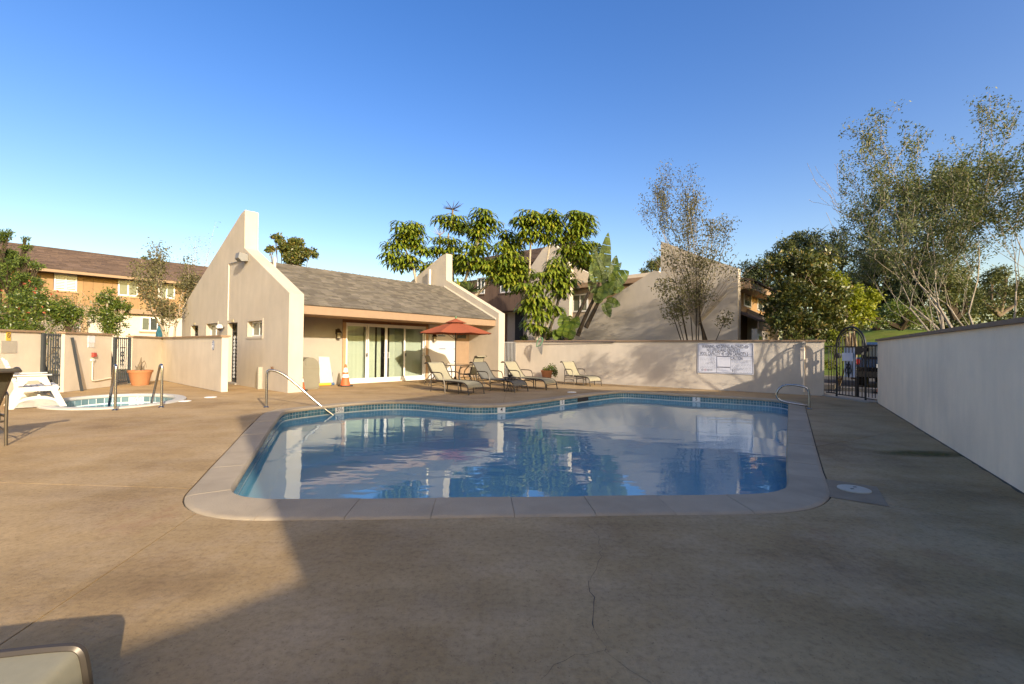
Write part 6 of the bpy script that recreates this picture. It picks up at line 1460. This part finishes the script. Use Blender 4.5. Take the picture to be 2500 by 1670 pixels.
pine('olive green tree at the right of the grove, behind the airy trees', (2330, 780), 36, [(2310, 650, 36, 45), (2350, 680, 36, 40), (2300, 710, 36, 45), (2360, 730, 36, 40)], 5000, 54, 'lf_far', .22, name='olive_tree')
pine('low green tree at the foot of the pine grove', (2200, 800), 32, [(2190, 770, 32, 40), (2230, 780, 32, 34), (2130, 780, 32, 30)], 4000, 55, 'lf_bush', .18, name='leafy_tree')
pine('brownish tree behind the airy trees near the right edge', (2440, 770), 24, [(2420, 700, 24, 45), (2460, 690, 24, 50), (2490, 720, 24, 45), (2400, 740, 24, 35)], 4500, 56, 'lf_far', .15, 'bark', .12, name='brown_tree')
pine('sandy green tree top between garage and magnolia, far behind', (1925, 800), 48, [(1925, 600, 48, 34), (1900, 625, 48, 28), (1945, 590, 48, 26)], 3000, 57, 'lf_far', .28, name='sandy_tree')
pine('feathery dark green tree behind the garage roof', (1845, 820), 30, [(1850, 650, 30, 36), (1830, 680, 30, 34), (1870, 680, 30, 34)], 3200, 58, 'lf_pine', .2, name='feathery_tree')
pine('dark tree top left of the pointed garage wall', (1590, 820), 40, [(1590, 652, 40, 20), (1605, 640, 40, 16), (1575, 665, 40, 14)], 1200, 59, 'lf_far', .22, name='round_tree', grp='tree tops behind the roofs')
rg = np.random.default_rng(77)
wd = setting('woodland'); wd['kind'] = 'stuff'
cs = []
for x in range(1960, 2640, 26):
    for y in (700, 740, 780, 815): cs.append(pxc(x+rg.uniform(-12, 12), y+rg.uniform(-14, 14)+(18 if x > 2350 else 0), 62+rg.uniform(-4, 4), rg.uniform(20, 34)))
for x in range(1450, 1960, 30): cs.append(pxc(x+rg.uniform(-12, 12), 770+rg.uniform(-10, 10), 62, rg.uniform(18, 26)))
P = clump_points(cs, 15000, rg, .5); ob = quads_obj('woodland_foliage', leaves(P, .62, rg, .45, 0), M['lf_far'], wd); ob['kind'] = 'stuff'
# left side: conifer, hibiscus, shrubs, bare tree
b = ATY(20, 850, 19.5); b[2] = 0
dense_tree('conifer_tree', 'dark feathery conifer at the left edge in front of the orange townhouse', 'tree', b, [pxc(*p) for p in ((8, 580, 19.5, 22), (10, 630, 19.5, 36), (18, 680, 19.3, 45), (60, 690, 19.2, 34), (62, 640, 19.3, 20), (63, 605, 19.3, 13), (62, 583, 19.3, 8), (90, 650, 19.2, 14), (40, 740, 19.1, 55), (95, 690, 19.2, 18), (-20, 640, 19.6, 40))], 11000, .13, M['lf_cyp'], M['bark_dark'], 61, -.3, .3)
b = ATY(70, 860, 15.5); b[2] = 0
hb_ = dense_tree('hibiscus_bush', 'big hibiscus bush with scattered red flowers behind the left wall', 'shrub', b, [pxc(*p) for p in ((40, 760, 15.5, 55), (90, 740, 15.5, 48), (110, 780, 15.3, 48), (150, 760, 15.6, 40), (20, 800, 15.2, 40), (70, 810, 15.1, 45), (175, 770, 15.8, 32), (-20, 770, 15.4, 50))], 11000, .085, M['lf_bush'], M['bark'], 62, trunk_r=.04)
for (x, y) in ((73, 686), (87, 706), (84, 713), (3, 709), (60, 693), (67, 763), (47, 754), (105, 749), (110, 763), (56, 781), (140, 712), (126, 717)):
    c = ATY(x, y, 14.75); rg = np.random.default_rng(int(x*7+y)); quads_obj('flower', leaves(np.repeat(c[None], 6, 0), .055, rg, .8, 0), M['petal'], hb_)
b = ATY(265, 840, 17.0); b[2] = 0
dense_tree('round_shrub', 'green shrub with pale branches in front of the orange siding, above the narrow gate', 'shrub', b, [pxc(*p) for p in ((262, 740, 17, 34), (270, 780, 17, 34), (245, 770, 17, 30), (285, 760, 17.2, 30), (265, 715, 17, 20), (300, 745, 17.2, 22), (280, 800, 16.9, 30))], 5200, .085, M['lf_bush'], M['bark_pale'], 63, trunk_r=.035)
b = ATY(215, 830, 17.4); b[2] = 0
airy_tree('twiggy_shrub', 'twiggy sparse shrub between the hibiscus and the green shrub', 'shrub', b, [(np.array([x, 0, .6]), (x*.5, 0, 1), 1.0, .02) for x in (-.6, -.3, 0, .3, .5)], M['lf_bush'], M['bark_pale'], .075, 3, 64, .12, depth=3, spread=.5, up=.15, zmin=1.4)
b = ATY(424, 830, 19.0); b[2] = 0
airy_tree('bronze_tree', 'pale trunked tree with sparse bronze leaves left of the pool house gable', 'tree', b, [(np.zeros(3), (.02, 0, 1), 2.3, .10), (np.array([.0, 0, 1.2]), (.18, 0, 1), 1.5, .06), (np.array([.0, 0, 1.0]), (-.15, 0, 1), 1.4, .06)], M['lf_dry'], M['bark_pale'], .11, 11, 65, .15, depth=3, spread=.36, up=.42, kids=(3, 3), shrink=.66, zmin=1.2)
b = ATY(492, 800, 45); b[2] = 0
airy_tree('bare_tree', 'hazy bare grey tree top far behind, left of the gable slope', 'tree', b, [(np.zeros(3), (0, 0, 1), 5.5, .2)], M['lf_dry'], M['bark_pale'], .14, 2, 66, .3, depth=3, spread=.5, up=.3, zmin=4)
b = ATY(690, 800, 34); b[2] = 0
dense_tree('magnolia_tree', 'bronze green magnolia top showing above the pool house ridge', 'tree', b, [pxc(*p) for p in ((705, 605, 34, 26), (685, 585, 34, 14), (672, 578, 34, 8), (722, 592, 34, 16), (735, 615, 34, 18), (757, 620, 34, 17), (660, 610, 34, 10), (715, 630, 34, 25))], 4200, .24, M['lf_mag'], M['bark'], 67, trunk_r=.06)
b = ATY(350, 830, 40); b[2] = 0
dense_tree('distant_tree', 'tiny tree tip above the orange townhouse roof', 'tree', b, [pxc(351, 634, 48, 7), pxc(358, 640, 48, 6)], 250, .25, M['lf_far'], M['bark'], 68)

# umbrella trees (schefflera): rosettes of long drooping leaflets
def rosette_quads(c, R, rg, k=9):
    out = []; tilt = rg.normal(size=2)*.35
    for j in range(k):
        a = 2*math.pi*j/k+rg.uniform(-.15, .15); e = np.array([math.cos(a), math.sin(a), 0]); s = np.array([-math.sin(a), math.cos(a), 0]); L = R*rg.uniform(.85, 1.1)
        z = tilt@e[:2]*.5
        pr = [(.10, .02), (.48, .03+z*.4), (.80, -.13+z*.6), (1.0, -.42+z*.7)]; w = [.025, .085, .10, .03]
        P_ = [c+e*L*x+np.array([0, 0, L*y]) for x, y in pr]
        for i in range(3): out.append([P_[i]-s*L*w[i], P_[i]+s*L*w[i], P_[i+1]+s*L*w[i+1], P_[i+1]-s*L*w[i+1]])
    return out
def umbrella_tree(label, base_px, Y, stems, clumps, seed, base_z=0.0):
    rg = np.random.default_rng(seed); b = ATY(*base_px, Y); b[2] = base_z; t = thing('umbrella_tree', label, 'tree', b, 'umbrella trees behind the far wall')
    mb = MB()
    for path in stems:
        pts = [ATY(x, y, Y+dy) for x, y, dy in path]; k = len(pts); mb.tube(smooth_path(pts, 2), np.linspace(.085, .04, len(smooth_path(pts, 2))), 8)
    mb.build('trunk', M['bark_pale'], t, smooth=True)
    for (px, py, r, dy) in clumps:
        c = ATY(px, py, Y+dy); m_ = r*(Y+dy)/F_PX; n = max(9, int(21*(r/40)**1.3)); Q = []
        d = rg.normal(size=(n, 3)); d /= np.linalg.norm(d, axis=1)[:, None]; d[:, 2] = d[:, 2]*.8+.15
        for q in d: Q += rosette_quads(c+q*m_*np.array([.75, .75, .72])*(.55+.45*rg.random()), .46+.10*rg.random(), rg)
        V = np.array(Q); ob = quads_obj('crown', V, M['lf_umb'], t)
    return t
umbrella_tree('umbrella tree standing alone to the left, above the pool house ridge', (1030, 800), 23.5, [[(1030, 800, 0), (1014, 668, 0), (1002, 638, 0), (990, 610, 0)]],
              [(992, 568, 46, 0), (965, 600, 34, 0), (1015, 590, 32, .3), (955, 625, 24, -.2), (975, 645, 30, 0), (1010, 560, 30, .2), (1028, 615, 18, .2), (1000, 640, 34, .3), (1040, 655, 26, .6)], 71)
umbrella_tree('umbrella tree with a dark flower spike on top, behind the right gable point', (1110, 800), 24.5, [[(1110, 800, 0), (1105, 640, 0), (1094, 600, 0), (1095, 570, 0)]],
              [(1085, 540, 26, 0), (1110, 545, 36, 0), (1130, 560, 26, 0), (1090, 600, 42, -.2), (1070, 620, 26, 0), (1105, 630, 34, .2), (1065, 655, 26, .4), (1130, 650, 40, .5)], 72)
umbrella_tree('umbrella tree right of the flower spike, widest crown over the brown townhouse', (1200, 820), 23.0, [[(1160, 722, 0), (1185, 700, 0), (1212, 682, 0), (1225, 650, 0)], [(1277, 730, 0), (1262, 690, 0), (1250, 650, 0)], [(1130, 705, .3), (1140, 670, .2), (1165, 600, .2), (1175, 560, .2)]],
              [(1178, 528, 38, .3), (1195, 548, 32, .3), (1160, 560, 28, .3), (1175, 580, 32, .3), (1160, 612, 42, .1), (1145, 645, 40, .1), (1240, 582, 32, .4), (1250, 605, 30, .4), (1225, 625, 48, -.3), (1250, 650, 44, -.4), (1215, 670, 40, -.5), (1275, 672, 30, -.3), (1240, 690, 30, -.5), (1190, 650, 38, 0), (1125, 690, 24, .2), (1255, 700, 18, -.5)], 73)
umbrella_tree('tallest umbrella trees pair with thin bare stems and high crowns, centre of the clump', (1325, 830), 22.5, [[(1325, 830, 0), (1300, 760, 0), (1292, 690, 0), (1294, 620, 0), (1296, 590, 0)], [(1325, 830, 0), (1322, 720, 0), (1335, 640, 0), (1342, 600, 0)], [(1335, 830, 0), (1362, 740, 0), (1372, 690, 0), (1395, 650, 0)]],
              [(1292, 532, 34, 0), (1275, 545, 22, 0), (1305, 555, 34, 0), (1290, 580, 28, 0), (1345, 535, 34, .3), (1360, 552, 26, .3), (1335, 575, 34, .2), (1365, 585, 18, .2), (1405, 530, 30, .1), (1425, 540, 30, .1), (1395, 565, 34, 0), (1425, 570, 30, .1), (1400, 600, 40, -.1), (1435, 605, 28, .2), (1385, 620, 26, 0), (1420, 635, 34, 0)], 74)
umbrella_tree('lower umbrella tree in front of the white sloping wing, trunk curving right', (1328, 832), 21.5, [[(1328, 832, 0), (1335, 790, 0), (1350, 740, 0), (1368, 698, 0)]],
              [(1360, 645, 28, 0), (1345, 670, 28, 0), (1375, 668, 26, 0), (1322, 680, 24, 0), (1352, 695, 28, 0), (1385, 690, 24, .1), (1370, 712, 20, 0), (1352, 758, 16, -.2)], 75)
umbrella_tree('short umbrella tree with bright hanging leaves just above the far wall', (1318, 832), 21.0, [[(1318, 832, 0), (1316, 790, 0), (1308, 740, 0)], [(1310, 830, 0), (1305, 790, 0)], [(1278, 715, .2), (1290, 742, 0)]],
              [(1305, 708, 22, 0), (1300, 735, 30, 0), (1325, 742, 24, 0), (1290, 755, 22, 0), (1310, 768, 28, 0), (1302, 790, 20, 0), (1318, 800, 16, 0), (1275, 700, 14, 0)], 76)
# dark flower spike and yuccas
def spiky(name, label, cat, c, n, L, w, mt, seed, up=.2, group=None, stem=None):
    rg = np.random.default_rng(seed); b = np.array(c, float); t = thing(name, label, cat, (b[0], b[1], 0) if stem is None else stem, group); Q = []
    for _ in range(n):
        d = rg.normal(size=3); d[2] = abs(d[2])*.9+up-.2; d = nrm(d); s = nrm(np.cross(d, rg.normal(size=3))); l = L*rg.uniform(.75, 1.1)
        Q.append([b-s*w*.5, b+s*w*.5, b+d*l*.6+s*w*.5, b+d*l*.6-s*w*.5]); Q.append([b+d*l*.6-s*w*.5, b+d*l*.6+s*w*.5, b+d*l+s*w*.15, b+d*l-s*w*.15])
    quads_obj('leaf_rosette', np.array(Q), mt, t)
    mb = MB(); mb.tube([b-[0, 0, .9], b], .05, 6); mb.build('stem', M['bark'], t); return t
spiky('flower_spike', 'dark radiating flower spike topping the umbrella tree', 'flower', ATY(1105, 512, 24.3), 26, .62, .035, M['lf_spike'], 81)
spiky('flower_spike', 'greyish fan of bare flower stalks left of the dark spike', 'flower', ATY(1074, 575, 24.3), 16, .55, .025, M['bark_pale'], 82, .7)
spiky('yucca_plant', 'spiky yucca rosette behind the right gable slope of the pool house', 'plant', ATY(1147, 712, 22.8), 60, .75, .05, M['lf_yuc'], 83, .1)
# bird of paradise with big paddle leaves
def paddle(mb, p0, p1, w, seed, fold=.25):
    p0 = np.array(p0); p1 = np.array(p1); d = p1-p0; L = np.linalg.norm(d); d /= L; r = random.Random(seed)
    s = nrm(np.cross(d, [r.uniform(-.3, .3), -1, r.uniform(-.2, .2)])); nn = np.cross(s, d); k = 12
    for i in range(k):
        f0, f1 = i/k, (i+1)/k-(.010 if r.random() < .6 else 0); 
        def wd(f): return w*math.sin(math.pi*min(1, (.06+f*.94)**.75))**.7
        def c(f): return p0+d*L*f + nn*(.10*L*math.sin(f*2.2)*-.5)
        for sg in (-1, 1):
            w0, w1 = wd(f0), wd(f1)*(.85+.15*r.random())
            mb.add([c(f0), c(f1), c(f1)+sg*s*w1*.5+nn*fold*w1*.5, c(f0)+sg*s*w0*.5+nn*fold*w0*.5], [(0, 1, 2, 3)])
    mb.tube([p0-d*.0, p0+d*L*.5, p1], [.022, .015, .004], 5)
b = ATY(1395, 832, 20.5); b[2] = 0
bp = thing('bird_of_paradise', 'giant bird of paradise plant with tall paddle leaves left of the garage wall', 'plant', b)
mb = MB()
for path in (((1380, 830), (1400, 790), (1425, 740), (1445, 700)), ((1410, 820), (1430, 770), (1455, 720), (1462, 690)), ((1430, 800), (1460, 740), (1480, 700))):
    pts = [ATY(x, y, 20.5) for x, y in path]; sp_ = smooth_path(pts, 2); mb.tube(sp_, np.linspace(.11, .05, len(sp_)), 8)
mb.build('trunk', M['bark_dark'], bp, smooth=True)
for k, (x0, y0, x1, y1, w, dy) in enumerate(((1468, 690, 1487, 566, 26, 0), (1462, 660, 1463, 592, 22, .2), (1470, 670, 1447, 600, 18, -.1), (1492, 690, 1505, 622, 20, .1), (1490, 692, 1536, 662, 30, -.3), (1485, 680, 1518, 640, 16, .2), (1455, 690, 1445, 640, 22, -.2),
      (1470, 720, 1500, 690, 22, -.3), (1465, 730, 1480, 690, 20, -.4), (1480, 735, 1515, 745, 20, -.2), (1475, 740, 1490, 775, 18, -.3), (1460, 740, 1462, 700, 20, -.2), (1495, 710, 1525, 700, 16, 0), (1378, 800, 1375, 765, 24, -.6), (1390, 800, 1392, 770, 22, -.7), (1370, 820, 1382, 790, 26, -.8), (1385, 825, 1398, 790, 24, -.8), (1365, 825, 1352, 805, 20, -.7), (1400, 800, 1412, 772, 18, -.5), (1450, 715, 1440, 670, 18, 0), (1478, 700, 1472, 640, 20, .2), (1490, 720, 1500, 680, 18, .1))):
    mb = MB(); paddle(mb, ATY(x0, y0, 20.5+dy), ATY(x1, y1, 20.5+dy*1.3), w*1.35*20.5/F_PX, k); mb.build('leaf', M['lf_ban'], bp)
b = ATY(1330, 825, 21.8); b[2] = 0
dense_tree('low_hedge', 'dark low hedge at the foot of the umbrella trees behind the far wall', 'hedge', b, [pxc(*p) for p in ((1310, 822, 22.5, 14), (1340, 818, 22, 18), (1370, 815, 21.5, 20), (1385, 825, 21, 16), (1280, 826, 23, 12))], 1600, .12, M['lf_bush'], M['bark'], 91, trunk_r=.03)
b = ATY(1246, 900, 21.5); b[2] = 0
dense_tree('grey_shrub', 'greyish shrub seen through the white bar gate', 'shrub', b, [pxc(*p) for p in ((1243, 880, 21.5, 10), (1248, 900, 21.5, 12), (1240, 905, 21.4, 10))], 700, .08, M['lf_dry'], M['bark'], 92, trunk_r=.02)
# plants in the second pot
rg = np.random.default_rng(33); pc_ = np.array([1.42, 18.55, .46])
P = clump_points([(pc_[0], pc_[1], .50, .20, .20, .10), (pc_[0]+.22, pc_[1], .55, .18, .18, .16), (pc_[0]+.32, pc_[1], .38, .14, .14, .20)], 420, rg, .3)
quads_obj('flower_plant', leaves(P, .08, rg, .6, .1), M['lf_bush'], P2)
quads_obj('blossom', leaves(np.array([pc_+[.30, -.1, .17], pc_+[.30, -.1, .17], pc_+[.36, -.12, -.08], pc_+[.36, -.12, -.08]]), .05, rg, .9), M['petal'], P2)
